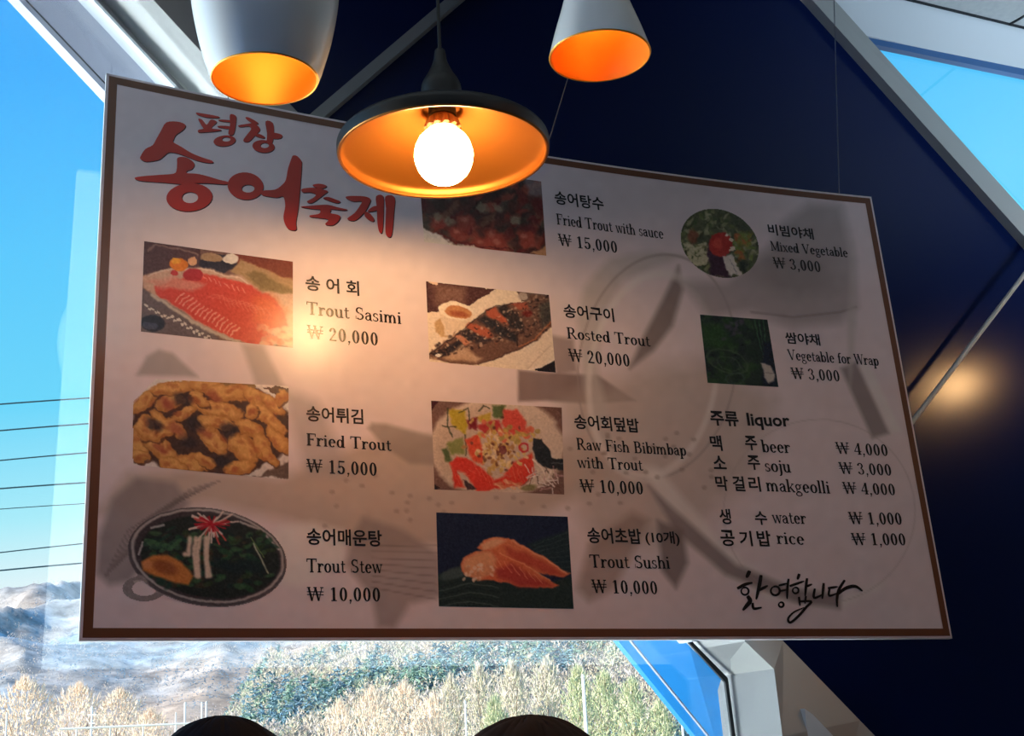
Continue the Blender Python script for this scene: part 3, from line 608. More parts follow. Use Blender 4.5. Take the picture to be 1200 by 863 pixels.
def frame(p0, p1, cap):
    a, b = uv(*p0), uv(*p1); mid = ((p0[0] + p1[0]) / 2, (p0[1] + p1[1]) / 2); c0 = uv(*mid); c1 = uv(mid[0], mid[1] - cap); return a, b, abs(c1[1] - c0[1])
def serif(name, text, p0, p1, cap, m='ink', weight=1.0):
    a, b, h = frame(p0, p1, cap); adv = sum(GL[ch][0] for ch in text) - 0.06; x = 0.0; out = []
    for ch in text:
        w_, ps = GL[ch]
        for P in ps: out.append([(a + (b - a) * ((x + p[0]) / adv) + np.array([0, h * p[1]])) for p in P])
        x += w_
    return polys_to_obj(name, out, M[m], board, 0.0012)
def sans(name, text, p0, p1, cap, bold=0.012, m='ink'):       # Korean and grotesque lettering from the built-in font
    c = bpy.data.curves.new('t', 'FONT'); c.body = text; c.resolution_u = 3; c.offset = bold; o = bpy.data.objects.new('t', c); COL.objects.link(o); bpy.context.view_layer.update()
    me = o.to_mesh(); P = np.array([v.co[:2] for v in me.vertices]); F = [tuple(p.vertices) for p in me.polygons]; o.to_mesh_clear()
    bpy.data.objects.remove(o); bpy.data.curves.remove(c)
    lo, hi = P.min(0), P.max(0); a, b, h = frame(p0, p1, cap); q = (P - lo) / (hi - lo)
    U = a[None] + (b - a)[None] * q[:, :1]; U[:, 1] += h * q[:, 1]
    return obj(name, list(surf(U[:, 0], U[:, 1], 0.0012)), F, M[m], board)
KN, EN, PR = 'korean_dish_name', 'english_dish_name', 'price'
MENU = [
 (KN, '송 어 회', (358, 340.5), (421, 347.5), 17.5), (EN, 'Trout Sasimi', (359, 368.7), (469.7, 380.3), 14.7), (PR, '₩ 20,000', (359.7, 396.7), (443, 405.7), 15.3),
 (KN, '송어튀김', (359, 494), (425.7, 498), 18), (EN, 'Fried Trout', (358.3, 522.3), (457.7, 529), 14), (PR, '₩ 15,000', (359, 554), (441.7, 558.3), 15.5),
 (KN, '송어매운탕', (359.4, 639), (447.7, 641.3), 19.5), (EN, 'Trout Stew', (359, 671.3), (447, 672.3), 16), (PR, '₩ 10,000', (359.7, 704.7), (445.7, 705.3), 16),
 (KN, '송어탕수', (650.5, 239.5), (708, 247.5), 15.5), (EN, 'Fried Trout with sauce', (652, 263.3), (777.3, 280.3), 12.5), (PR, '₩ 15,000', (654.7, 288), (723.7, 297), 13.5),
 (KN, '송어구이', (661, 372.5), (720, 378), 16), (EN, 'Rosted Trout', (664, 397), (761.3, 406.6), 13), (PR, '₩ 20,000', (666.7, 423.7), (738.3, 430.3), 14.5),
 (KN, '송어회덮밥', (673.5, 503), (749.5, 508), 17), (EN, 'Raw Fish Bibimbap', (675.3, 527.4), (804, 534.6), 13.5), (EN, 'with Trout', (676.7, 548.7), (752.7, 552), 13.5), (PR, '₩ 10,000', (680, 577.4), (754, 580), 15),
 (KN, '송어초밥', (689, 637), (752, 638.5), 18.5), (KN, '(10개)', (757, 639.5), (797, 640.5), 17), (EN, 'Trout Sushi', (691.3, 665.7), (784.7, 667), 15), (PR, '₩ 10,000', (694, 695.4), (770.7, 697), 15.5),
 (KN, '비빔야채', (900.8, 275.5), (953.8, 281.5), 13), (EN, 'Mixed Vegetable', (903.3, 294), (993.3, 302), 11), (PR, '₩ 3,000', (906.7, 314.4), (962, 319.5), 12.5),
 (KN, '쌈야채', (921, 403), (961.5, 405.8), 13.5), (EN, 'Vegetable for Wrap', (923.7, 422), (1029.7, 429), 12), (PR, '₩ 3,000', (927.8, 444.3), (984.4, 447.6), 13),
 ('section_heading', '주류', (833.2, 499), (866.2, 500.5), 17.5), ('section_heading', 'liquor', (876.8, 504), (926.8, 505.2), 19.5),
 (KN, '맥', (833.2, 528.5), (846.9, 529), 18), (KN, '주', (874, 528), (888, 528.5), 17), (EN, 'beer', (892.7, 530.4), (925.7, 531.5), 14.5), (PR, '₩ 4,000', (980.3, 532.2), (1040.8, 535), 13.5),
 (KN, '소', (836.5, 550), (851.5, 550.4), 15.5), (KN, '주', (877, 551), (891.5, 551.4), 17), (EN, 'soju', (896.4, 553), (926.3, 554.2), 14.5), (PR, '₩ 3,000', (984, 555.7), (1045, 558), 13.5),
 (KN, '막', (839.4, 575.5), (854, 576), 17.5), (KN, '걸', (859.6, 575.8), (873.5, 576.3), 17.5), (KN, '리', (878.3, 576.3), (892, 576.8), 17.5), (EN, 'makgeolli', (898, 576.2), (972.4, 579), 15), (PR, '₩ 4,000', (988.4, 579), (1049.4, 581), 13.5),
 (KN, '생', (844, 614.7), (857.4, 615), 18), (KN, '수', (885.4, 615.5), (899.7, 616), 16), (EN, 'water', (905.4, 613.6), (944.4, 614.7), 14.5), (PR, '₩ 1,000', (995.5, 614.7), (1057.3, 615.4), 14),
 (KN, '공', (845.3, 640.5), (862, 640.7), 19), (KN, '기', (867.3, 640.5), (882.3, 640.7), 18), (KN, '밥', (888.3, 640.7), (904.3, 641), 18.5), (EN, 'rice', (910.3, 637.8), (942.2, 639), 14.5), (PR, '₩ 1,000', (998.8, 639.4), (1061.7, 639.6), 14)]
for nm, tx, p0, p1, cap in MENU:
    if nm == 'section_heading': sans(nm, tx, p0, p1, cap, 0.026)
    elif nm == KN: sans(nm, tx, p0, p1, cap, 0.020)
    else: serif(nm, tx, p0, p1, cap)

# ---------------------------------------------------------------- brush lettering
def fill(name, shapes, parent, lift, shadow=None, cols=((196, 48, 38), (40, 20, 30))):
    vs, fs, cc = [], [], []
    def add(pts, hole, dx, lf, col):
        P3 = [[Vector((p[0] + dx, p[1] + dx, 0)) for p in pts]] + ([[Vector((p[0] + dx, p[1] + dx, 0)) for p in hole]] if hole else [])
        flat = [p for l in P3 for p in l]; b = len(vs)
        U = np.array([uv(p.x, p.y) for p in flat]); vs.extend(list(surf(U[:, 0], U[:, 1], lf))); cc.extend([lin(col)] * len(flat))
        fs.extend([tuple(b + k for k in t) for t in tessellate_polygon(P3)])
    for pts, hole in shapes:
        if shadow: add(pts, hole, shadow, lift - 0.0003, cols[1])
        add(pts, hole, 0.0, lift, cols[0])
    return colour_mesh(name, vs, fs, np.array(cc), M['print'], parent)
def smooth_poly(P, sub=3):
    P = [np.array(p, float) for p in P]; n = len(P); out = []
    for i in range(n):
        p0, p1, p2, p3 = P[i - 1], P[i], P[(i + 1) % n], P[(i + 2) % n]
        for s in range(sub):
            t = s / sub; out.append(tuple(0.5 * (2 * p1 + (p2 - p0) * t + (2 * p0 - 5 * p1 + 4 * p2 - p3) * t * t + (3 * p1 - p0 - 3 * p2 + p3) * t ** 3)))
    return out
def cr(ox, oy, sc): return lambda P: smooth_poly([(ox + x / sc, oy + y / sc) for x, y in P])
def elli(cx, cy, rx, ry, ang=0, n=28):
    t = math.radians(ang); return [(cx + rx * math.cos(a) * math.cos(t) - ry * math.sin(a) * math.sin(t), cy + rx * math.cos(a) * math.sin(t) + ry * math.sin(a) * math.cos(t)) for a in np.linspace(0, 2 * math.pi, n, endpoint=False)]
c1, c2, c3 = cr(150, 120, 7.5), cr(310, 170, 7.5), cr(0, 0, 3)
T = []
T.append((c1([(335, 180), (430, 172), (498, 195), (500, 225), (470, 255), (420, 290), (400, 330), (400, 355), (470, 395), (560, 450), (660, 490), (735, 515), (745, 535), (690, 535), (600, 515), (500, 475), (420, 450), (355, 445), (310, 480), (265, 510), (160, 525), (112, 505), (108, 480), (150, 415), (215, 380), (245, 330), (290, 250)]), None))
T.append((c1([(435, 490), (500, 485), (560, 515), (582, 550), (560, 590), (520, 605), (515, 625), (600, 630), (690, 650), (790, 680), (870, 700), (885, 715), (840, 725), (700, 715), (580, 715), (500, 725), (380, 715), (250, 705), (120, 695), (65, 680), (65, 662), (150, 650), (280, 640), (400, 630), (425, 600), (430, 540)]), None))
T.append((elli(221.7, 231.7, 27, 16.5, -4), elli(222.5, 232, 9.5, 6.5)))
T.append((elli(287.5, 218.5, 21, 16, 6), elli(290.5, 221.5, 7.5, 4.6)))
T.append((c2([(-20, 405), (90, 395), (150, 355), (185, 310), (205, 210), (235, 120), (250, 95), (285, 100), (320, 140), (325, 190), (310, 400), (295, 560), (275, 680), (280, 740), (255, 755), (205, 740), (175, 690), (165, 630), (180, 540), (170, 470), (150, 455), (100, 465), (-20, 445)]), None))
for P in ([(420, 355), (470, 343), (520, 350), (545, 365), (510, 385), (450, 375)], [(325, 390), (400, 378), (470, 380), (520, 395), (555, 410), (520, 440), (480, 470), (440, 500), (400, 515), (370, 500), (420, 470), (450, 440), (400, 420), (335, 420)], [(510, 470), (560, 460), (620, 480), (665, 500), (640, 515), (580, 500)], [(315, 545), (420, 535), (550, 528), (640, 550), (725, 570), (690, 578), (590, 568), (480, 570), (380, 560)], [(490, 570), (580, 570), (575, 600), (640, 615), (665, 635), (640, 680), (590, 710), (530, 700), (560, 660), (480, 645), (400, 635), (400, 620), (470, 610), (490, 590)], [(710, 460), (760, 450), (880, 455), (930, 480), (915, 530), (880, 590), (820, 650), (770, 670), (725, 650), (790, 600), (840, 530), (850, 500), (780, 500), (730, 480)], [(880, 590), (920, 600), (960, 650), (955, 675), (920, 665), (880, 630)], [(905, 580), (950, 545), (990, 540), (990, 575), (920, 590)], [(978, 455), (1040, 450), (1045, 560), (1040, 700), (1030, 775), (1005, 765), (990, 690), (985, 560)], [(1060, 455), (1140, 460), (1135, 600), (1120, 770), (1100, 815), (1065, 790), (1060, 700), (1065, 560)]):
    T.append((c2(P), None))
fill('brush_title', T, board, 0.0013, 0.9)
T = []
for P in ([(595, 95), (640, 98), (790, 125), (790, 142), (700, 138), (620, 118)], [(615, 150), (650, 155), (690, 200), (725, 155), (770, 165), (775, 185), (730, 230), (800, 240), (815, 252), (700, 265), (620, 268), (618, 245), (660, 235), (650, 215)], [(895, 110), (945, 120), (950, 160), (940, 240), (920, 290), (880, 280), (895, 200)], [(800, 155), (890, 160), (890, 178), (805, 168)], [(790, 210), (885, 212), (885, 235), (800, 225)], [(1030, 140), (1060, 135), (1140, 180), (1130, 195), (1080, 180)], [(970, 205), (1060, 190), (1110, 185), (1160, 240), (1120, 290), (1060, 350), (1010, 340), (1050, 280), (1080, 240), (1060, 215), (985, 220)], [(1110, 285), (1150, 280), (1200, 305), (1190, 320), (1130, 305)]):
    T.append((c1(P), None))
T.append((elli(263, 165.6, 13, 6.4, -6), elli(265, 163.8, 5, 2.6)))
T.append((c3([(933, 428), (958, 433), (962, 470), (956, 505), (938, 505), (938, 470)]), None)); T.append((c3([(957, 468), (990, 475), (986, 488), (955, 488)]), None)); T.append((elli(308.5, 172, 13, 7.4, 5), elli(310, 171, 5, 3)))
fill('brush_subtitle', T, board, 0.0013, 0.7)
def stroke(P, w):
    P = [np.array((850 + x / 4.615, 630 + y / 4.615)) for x, y in P]; n = len(P); w /= 4.615
    Q = []
    for i in range(n - 1):
        p0, p1, p2, p3 = P[max(i - 1, 0)], P[i], P[i + 1], P[min(i + 2, n - 1)]
        for s in range(5):
            t = s / 5; Q.append(0.5 * (2 * p1 + (p2 - p0) * t + (2 * p0 - 5 * p1 + 4 * p2 - p3) * t * t + (3 * p1 - p0 - 3 * p2 + p3) * t ** 3))
    Q.append(P[-1]); L, R = [], []; m = len(Q) - 1
    for i, p in enumerate(Q):
        d = Q[min(i + 1, m)] - Q[max(i - 1, 0)]; d /= np.linalg.norm(d) + 1e-9; k = w / 2 * (0.45 + 0.75 * math.sin(math.pi * min(1, (i / m) * 0.86 + 0.16)) ** 0.7); nn = np.array([-d[1], d[0]]) * k; L.append(p + nn); R.append(p - nn)
    return [[L[i], L[i + 1], R[i + 1], R[i]] for i in range(m)]
def circ(cx, cy, r, w): return stroke([(cx + r * math.cos(a), cy + r * math.sin(a)) for a in np.linspace(-2, 4.6, 12)], w)
W_ = stroke([(130, 182), (112, 220)], 18) + stroke([(62, 278), (105, 256), (145, 246)], 15) + circ(104, 292, 20, 9) + stroke([(192, 205), (180, 270), (165, 338)], 17) + stroke([(178, 288), (228, 262)], 14) + stroke([(118, 318), (132, 345), (112, 372), (92, 396)], 20) + stroke([(146, 355), (152, 386), (195, 380)], 13)
W_ += circ(268, 290, 24, 11) + stroke([(340, 225), (334, 275), (332, 335)], 12) + stroke([(286, 262), (334, 250)], 10) + stroke([(290, 292), (330, 284)], 9) + circ(300, 365, 13, 10)
W_ += stroke([(398, 198), (388, 230)], 14) + stroke([(345, 265), (425, 238)], 12) + circ(378, 288, 16, 9) + stroke([(440, 222), (434, 270), (430, 320)], 13) + stroke([(434, 268), (468, 254)], 11) + stroke([(396, 322), (402, 372)], 10) + stroke([(434, 318), (428, 360)], 10) + stroke([(398, 348), (462, 348), (436, 378), (395, 425), (350, 462), (338, 440), (370, 405), (425, 380)], 12)
W_ += stroke([(482, 278), (478, 328), (527, 308)], 12) + stroke([(530, 248), (526, 290), (522, 334)], 13) + stroke([(552, 276), (606, 268)], 11) + stroke([(562, 278), (560, 316), (606, 302)], 11) + stroke([(644, 232), (612, 285), (602, 335), (604, 378)], 14) + stroke([(604, 310), (650, 276), (700, 266), (740, 292)], 16)
polys_to_obj('brush_greeting', [[uv(*p) for p in P] for P in W_], M['ink'], board, 0.0013)

# ---------------------------------------------------------------- food photographs printed on the board
def shifted(c, ox, oy, sc, wk=1.0):
    c.X = (c.X - ox) * sc; c.Y = (c.Y - oy) * sc; r = np.random.default_rng(int(ox + oy)); dx, dy = 0, 0
    for size, amp in ((70, 12 * wk), (26, 6 * wk), (11, 3.5 * wk)):
        n = 140
        for ax in (0, 1):
            g = r.normal(size=(n, n)); x, y = (c.X / size) % (n - 2), (c.Y / size) % (n - 2); i, j = x.astype(int), y.astype(int); fx, fy = x - i, y - j; fx, fy = fx * fx * (3 - 2 * fx), fy * fy * (3 - 2 * fy)
            v = amp * (g[i, j] * (1 - fx) * (1 - fy) + g[i + 1, j] * fx * (1 - fy) + g[i, j + 1] * (1 - fx) * fy + g[i + 1, j + 1] * fx * fy)
            if ax: dy = dy + v
            else: dx = dx + v
    c.X, c.Y = c.X + dx, c.Y + dy; return c
def photo(name, label, quad, res, ox, oy, sc, paint, bgc, mask=None, lift=0.0009, wk=0.4):
    o = grid_part(name, 0, 0, 0, 0, res[0], res[1], lambda c: paint(shifted(c, ox, oy, sc, wk)), board, lift, [uv(*p) for p in quad], mask, bgc); o['label'] = label; return o
def p_sashimi(c):
    c.poly([(60, 40), (480, 80), (480, 270), (60, 300)], (88, 62, 66)); c.line([(110, 110), (170, 75), (330, 100), (460, 150)], 14, (150, 120, 112), .8)
    c.poly([(700, 130), (1140, 190), (1140, 340), (720, 200)], (126, 58, 40), 1, 8)
    c.poly([(700, 250), (760, 180), (1140, 330), (1140, 480), (900, 420)], (176, 146, 108), 1, 8); c.poly([(800, 280), (860, 260), (1130, 390), (1130, 440), (900, 380)], (122, 104, 66), .8, 12)
    c.ell(600, 200, 130, 66, (44, 42, 58)); c.ell(560, 165, 80, 34, (170, 140, 110)); c.ell(690, 170, 52, 36, (236, 228, 220))
    c.poly([(60, 290), (240, 250), (470, 230), (760, 290), (900, 390), (1140, 430), (1140, 800), (760, 760), (560, 680), (330, 560), (150, 420), (80, 380)], (206, 170, 150), 1, 8)
    c.line([(110, 295), (200, 260), (330, 250), (480, 240), (740, 300), (880, 390)], 10, (226, 205, 190))
    c.poly([(150, 370), (260, 330), (480, 270), (640, 300), (840, 360), (960, 420), (1060, 520), (1090, 640), (960, 690), (870, 790), (740, 745), (560, 670), (330, 530), (180, 420)], (214, 74, 62), 1, 8)
    c.poly([(100, 330), (300, 300), (520, 350), (420, 400), (180, 370)], (216, 150, 134), .8, 14)
    c.poly([(860, 440), (980, 430), (1080, 540), (1060, 650), (930, 680), (850, 600)], (232, 110, 66), .7, 40)
    r = np.random.default_rng(2)
    for k in range(15):
        x, y = 330 + 28 * k, 450 + 17 * k; c.line([(x - 26, y + 30), (x, y - 10), (x + 34, y - 36)], 9, (244, 176, 156), .85)
    for k in range(9): x, y = 470 + 38 * k, 290 + 13 * k; c.line([(x - 8, y - 16), (x + 14, y + 22)], 8, (240, 150, 132), .8)
    for k in range(12): x, y = 540 + 30 * k, 440 + 8 * k; c.line([(x, y), (x + 60, y - 12), (x + 90, y + 50)], 7, (236, 130, 110), .5)
    for k in range(26): c.ell(880 + r.uniform(0, 240), 650 + r.uniform(0, 140), 30, 22, (238, 190, 160) if k % 2 else (226, 120, 96), a=.7, soft=.5)
    c.ell(330, 215, 58, 48, (226, 130, 44)); c.ell(310, 190, 26, 22, (240, 170, 60)); c.ell(430, 285, 70, 46, (176, 46, 54)); c.ell(420, 190, 34, 26, (222, 170, 130)); c.ell(300, 280, 28, 20, (190, 56, 60))
    c.poly([(60, 380), (150, 420), (560, 690), (620, 745), (60, 690)], (108, 96, 100), 1, 8)
    c.line([(140, 420), (330, 560), (560, 690), (740, 755)], 26, (196, 182, 168))
    for k in range(22): c.ell(100 + 22 * k, 500 + 11 * k + (k % 2) * 16, 13, 9, (214, 206, 200), 30)
    c.ell(150, 625, 90, 58, (36, 40, 58)); c.ell(130, 640, 60, 26, (70, 78, 104), a=.8); c.grain(7, 9, 1)
photo('sashimi_photo', 'photo of sliced pink trout sashimi', [(169, 283), (343, 307), (343, 408), (165, 389)], (190, 116), 155, 275, 6.0, p_sashimi, (120, 90, 84), wk=0.45)
def p_fried(c):
    c.ell(600, 430, 560, 330, (74, 48, 40), soft=.05); c.poly([(880, 740), (1140, 620), (1140, 780), (900, 770)], (110, 90, 80), 1, 6); c.poly([(860, 745), (1130, 600), (1130, 640), (940, 760)], (226, 214, 206), 1, 6)
    c.poly([(950, 140), (1140, 140), (1140, 220), (1060, 210)], (96, 74, 62)); c.poly([(510, 80), (890, 110), (890, 160), (520, 140)], (150, 116, 72))
    r = np.random.default_rng(5)
    P = [(150, 240, 130, 46, -40), (330, 150, 150, 54, -8), (560, 130, 120, 54, 8), (720, 180, 160, 60, 4), (900, 210, 100, 46, 24), (1020, 260, 110, 44, 38), (1090, 210, 60, 40, -60), (640, 290, 190, 62, 12), (520, 220, 80, 40, 40), (640, 385, 130, 46, 10), (330, 250, 110, 44, -12), (310, 400, 150, 54, 40), (860, 420, 110, 58, 30), (990, 350, 160, 48, 44), (1060, 500, 120, 46, 46), (610, 500, 130, 62, 42), (820, 560, 130, 84, 40), (960, 560, 120, 56, 64), (110, 540, 66, 120, 0), (110, 620, 70, 46, 10), (250, 560, 160, 66, 38), (440, 670, 180, 70, -4), (340, 680, 110, 60, 20), (560, 650, 70, 44, 30), (790, 690, 110, 50, -10), (150, 420, 60, 90, 20), (420, 330, 90, 34, -30), (880, 300, 46, 60, 0), (1000, 620, 80, 40, 50), (250, 470, 90, 40, -10)]
    for x, y, a, b, t in P:
        c.ell(x + 8, y + 14, a, b, (88, 52, 32), t, .8); c.ell(x, y, a, b, (188, 128, 66), t); c.ell(x - 6, y - 10, a * .84, b * .66, (222, 168, 96), t, .95, .5)
        for _ in range(3): c.ell(x + r.uniform(-.6, .6) * a, y + r.uniform(-.5, .5) * b, 26, 16, (170, 92, 50), t, .5, .9)
    for x, y in ((250, 560), (360, 440), (620, 200), (300, 260), (560, 450)): c.ell(x, y, 56, 30, (150, 66, 50), 30, .6, .8)
    for x, y in ((220, 400), (480, 400), (440, 520), (670, 640), (400, 230), (720, 430)): c.ell(x, y, 66, 44, (44, 32, 38), 20, .75, .7)
    c.grain(7, 10, 2)
def m_fried(x, y):
    X, Y = (x - 145) * 5.854, (y - 430) * 5.854; return ((X > 60) & (Y > 70 + 0.03 * X) & ~((X < 215) & (Y < 300 - X))) | (X > 215)
photo('fried_trout_photo', 'photo of battered fried trout pieces heaped on a plate', [(156, 443), (338, 453), (338, 563), (153, 545)], (190, 116), 145, 430, 5.854, p_fried, (232, 224, 218), m_fried, wk=0.7)
def p_stew(c):
    c.ell(600, 400, 545, 332, (86, 80, 84), 8, soft=.02); c.ell(604, 392, 528, 318, (176, 170, 168), 8, soft=.02); c.ell(606, 392, 508, 302, (66, 58, 62), 8, soft=.03)
    c.ring(100, 600, 66, 84, 26, (150, 142, 142), 60); c.poly([(50, 560), (120, 540), (260, 650), (340, 680), (240, 700), (110, 660), (60, 620)], (150, 140, 140), 1, 4); c.poly([(90, 560), (150, 560), (260, 640), (220, 650), (120, 620)], (196, 186, 182), 1, 4)
    c.ell(620, 400, 480, 278, (38, 44, 42), 8, soft=.04)
    for P in ([(220, 200), (300, 180)], [(830, 160), (960, 210)], [(1000, 250), (1090, 350)], [(130, 380), (160, 300)]): c.line(P, 16, (206, 202, 200), .8)
    r = np.random.default_rng(9); G = [(44, 86, 56), (34, 66, 54), (62, 100, 64), (28, 48, 46), (52, 72, 44), (70, 60, 44)]
    for k in range(190):
        x, y = r.uniform(180, 1080), r.uniform(200, 620); 
        if ((x - 620) / 470) ** 2 + ((y - 400) / 270) ** 2 < 1: c.ell(x, y, r.uniform(14, 46), r.uniform(8, 22), G[k % 6], r.uniform(-40, 40), .75, .6)
    for k in range(24): x, y = 180 + 10 * k, 330 - abs(12 - k) * 2; c.ell(x, y + r.uniform(-25, 30), 22, 14, (70, 112, 74) if k % 2 else (52, 84, 66), r.uniform(-40, 40), .8, .5)
    c.poly([(150, 430), (230, 385), (330, 385), (430, 440), (505, 530), (470, 590), (380, 575), (240, 530), (160, 490)], (206, 130, 66), 1, 10); c.ell(310, 470, 90, 42, (140, 78, 44), 20, .8, .6); c.ell(190, 450, 36, 30, (222, 150, 100), 0, .7, .7)
    for k in range(30):
        a = r.uniform(0, 6.28); L = r.uniform(80, 190); x, y = 630 + math.cos(a) * 30, 175 + math.sin(a) * 16; c.line([(x, y), (630 + math.cos(a) * L * 1.15, 185 + math.sin(a) * L * .62 + 10)], 13, (236, 214, 204) if k % 3 else (214, 90, 84), .9)
    for k in range(26): a = r.uniform(0, 6.28); c.line([(635, 170), (635 + math.cos(a) * 120, 172 + math.sin(a) * 50)], 10, (186, 30, 46), .85)
    for x0, x1 in ((480, 470), (520, 505), (550, 520), (590, 600), (610, 580)): c.line([(x0, 270), ((x0 + x1) / 2, 380), (x1 + (20 if x1 > 500 else -20), 380 if x1 < 500 else 530)], 34, (226, 206, 186), .95)
    c.line([(920, 310), (1020, 510)], 12, (200, 206, 180), .8); c.line([(900, 270), (990, 400)], 8, (120, 150, 90), .8)
    for a0 in range(6): c.ell(690 + 50 * a0, 440 + 20 * (a0 % 3), 60, 34, (26, 42, 46), 10, .7, .7)
    c.grain(6, 9, 3)
def m_stew(x, y):
    X, Y = (x - 140) * 5.854 - 600, (y - 585) * 5.854 - 400; t = math.radians(8); p, q = X * math.cos(t) + Y * math.sin(t), -X * math.sin(t) + Y * math.cos(t)
    e = (p / 552) ** 2 + (q / 340) ** 2 < 1; h = np.abs(np.hypot((X + 430) / 150, (Y - 215) / 90) - .78) < .24
    return e | (h & (Y > 60))
photo('stew_photo', 'cut out photo of a steel pan of green trout stew', [(142, 586), (340, 586), (340, 722), (142, 722)], (220, 150), 140, 585, 5.854, p_stew, (150, 140, 140), m_stew, wk=0.2)
def p_sauce(c):
    r = np.random.default_rng(12); C_ = [(120, 44, 38), (150, 60, 46), (96, 50, 40), (70, 50, 40), (134, 88, 66), (168, 80, 60), (90, 76, 62), (110, 34, 34), (60, 40, 34)]
    for k in range(230): c.ell(r.uniform(40, 1120), r.uniform(-120, 720), r.uniform(24, 74), r.uniform(20, 52), C_[k % 9], r.uniform(-60, 60), .8, .6)
    for x, y in ((660, 560), (700, 620), (560, 600), (200, 430), (360, 520), (920, 560), (420, 430)): c.ell(x, y, 86, 60, (178, 76, 58), 30, .8, .5); c.ell(x - 15, y - 18, 30, 20, (214, 130, 106), 30, .7, .8)
    for x, y in ((690, 310), (840, 410), (560, 300), (200, 380), (290, 420)): c.ell(x, y, 46, 34, (164, 150, 120), 20, .7, .6)
    c.poly([(900, 60), (1070, 90), (1070, 240), (960, 200)], (150, 140, 140), .7, 20)
    c.poly([(60, 460), (140, 500), (300, 600), (560, 640), (560, 700), (60, 620)], (232, 224, 216), 1, 10); c.line([(200, 530), (330, 590), (620, 640), (820, 670)], 14, (110, 40, 36)); c.poly([(960, 700), (1110, 600), (1110, 730)], (200, 150, 110), 1, 8); c.grain(8, 12, 4)
photo('trout_in_sauce_photo', 'photo of fried trout in red sauce partly behind the lamp', [(490, 192), (634, 213), (640, 300), (497, 284)], (160, 110), 485, 200, 7.06, p_sauce, (90, 50, 42), wk=0.9)
def p_roast(c):
    c.poly([(50, 60), (640, 130), (420, 260), (60, 330)], (84, 52, 48)); c.poly([(120, 90), (380, 110), (370, 240), (140, 250)], (140, 106, 92), .8, 40); c.poly([(90, 60), (160, 70), (150, 100), (90, 80)], (230, 200, 180))
    c.poly([(790, 145), (1080, 180), (1080, 250), (830, 230)], (110, 90, 80)); c.ell(840, 190, 40, 30, (200, 186, 176), a=.8)
    c.poly([(930, 790), (1120, 700), (1120, 810)], (36, 26, 26)); c.line([(880, 790), (1000, 760), (1120, 700)], 10, (250, 238, 226)); c.line([(880, 780), (1060, 600)], 12, (214, 196, 176), .7)
    c.poly([(130, 400), (210, 340), (210, 500), (290, 520), (190, 520), (140, 470)], (206, 172, 126), 1, 8); c.poly([(170, 280), (450, 330), (400, 470), (320, 520), (230, 490), (190, 400)], (232, 214, 190), 1, 6)
    c.ell(305, 305, 142, 72, (246, 234, 214), 10, soft=.06); c.ell(325, 318, 110, 50, (200, 140, 92), 10); c.ell(330, 335, 80, 22, (160, 80, 50), 10, .7, .6)
    c.poly([(85, 690), (90, 655), (200, 570), (300, 500), (380, 460), (420, 400), (520, 340), (560, 290), (660, 290), (700, 255), (760, 250), (880, 230), (900, 180), (1080, 190), (1085, 440), (960, 540), (840, 610), (640, 690), (480, 745), (300, 740)], (112, 82, 68), 1, 5)
    r = np.random.default_rng(6); C_ = [(48, 36, 36), (150, 120, 98), (90, 66, 56), (190, 160, 132), (60, 46, 42), (128, 84, 64)]
    for k in range(420):
        x, y = r.uniform(100, 1080), r.uniform(180, 740); yc = 640 - (x - 120) * .36
        if abs(y - yc) < 70 + 0.11 * (x - 120) and y > 180: c.ell(x, y, r.uniform(8, 26), r.uniform(5, 15), C_[k % 6], -30 + r.uniform(-40, 40), .7, .6)
    c.poly([(100, 655), (330, 540), (400, 600), (260, 650), (170, 690)], (40, 32, 34), .9, 8); c.poly([(200, 690), (350, 590), (420, 640), (520, 690), (470, 720), (280, 710)], (206, 176, 148), .85, 14)
    c.poly([(320, 500), (430, 450), (560, 520), (600, 560), (480, 580)], (44, 38, 42), .8, 14); c.poly([(480, 380), (540, 340), (680, 430), (800, 500), (800, 570), (680, 520)], (40, 40, 44), .85, 14); c.poly([(640, 290), (700, 250), (860, 400), (860, 470), (740, 440)], (46, 42, 42), .85, 12)
    c.poly([(385, 430), (420, 395), (560, 460), (610, 520), (560, 540), (440, 470)], (180, 98, 70), 1, 9); c.poly([(545, 300), (620, 300), (710, 370), (730, 420), (650, 390), (560, 345)], (182, 94, 66), 1, 9); c.poly([(740, 250), (870, 240), (900, 290), (810, 300)], (168, 88, 66), .9, 9); c.poly([(280, 510), (340, 500), (420, 570), (380, 600)], (206, 140, 110), .9, 7)
    for k in range(520):
        x, y = r.uniform(140, 1085), r.uniform(200, 735); yc = 640 - (x - 120) * .36
        if abs(y - yc) < 60 + 0.10 * (x - 120): c.ell(x, y, r.uniform(5, 15), r.uniform(4, 10), ((34, 26, 28), (176, 146, 120), (70, 50, 44), (120, 84, 66), (214, 186, 160))[k % 5], -30 + r.uniform(-40, 40), .6, .5)
    c.line([(90, 660), (300, 510), (560, 300), (760, 250)], 12, (40, 28, 28), .7); c.line([(480, 745), (640, 690), (840, 610), (960, 540)], 12, (60, 34, 28), .7); c.line([(800, 500), (800, 590)], 12, (50, 34, 30), .8)
    c.poly([(960, 260), (1085, 210), (1085, 400), (1000, 450)], (60, 64, 60), .7, 20); c.ell(880, 330, 40, 30, (120, 30, 24), 0, .7, .6); c.ell(160, 670, 20, 14, (240, 236, 230)); c.line([(810, 600), (940, 540), (1080, 400)], 10, (190, 120, 80), .8); c.grain(8, 9, 5)
photo('roasted_trout_photo', 'photo of a charred whole trout on a white plate', [(499, 330), (643, 346), (651, 437), (503, 424)], (180, 120), 490, 320, 6.906, p_roast, (238, 224, 206))
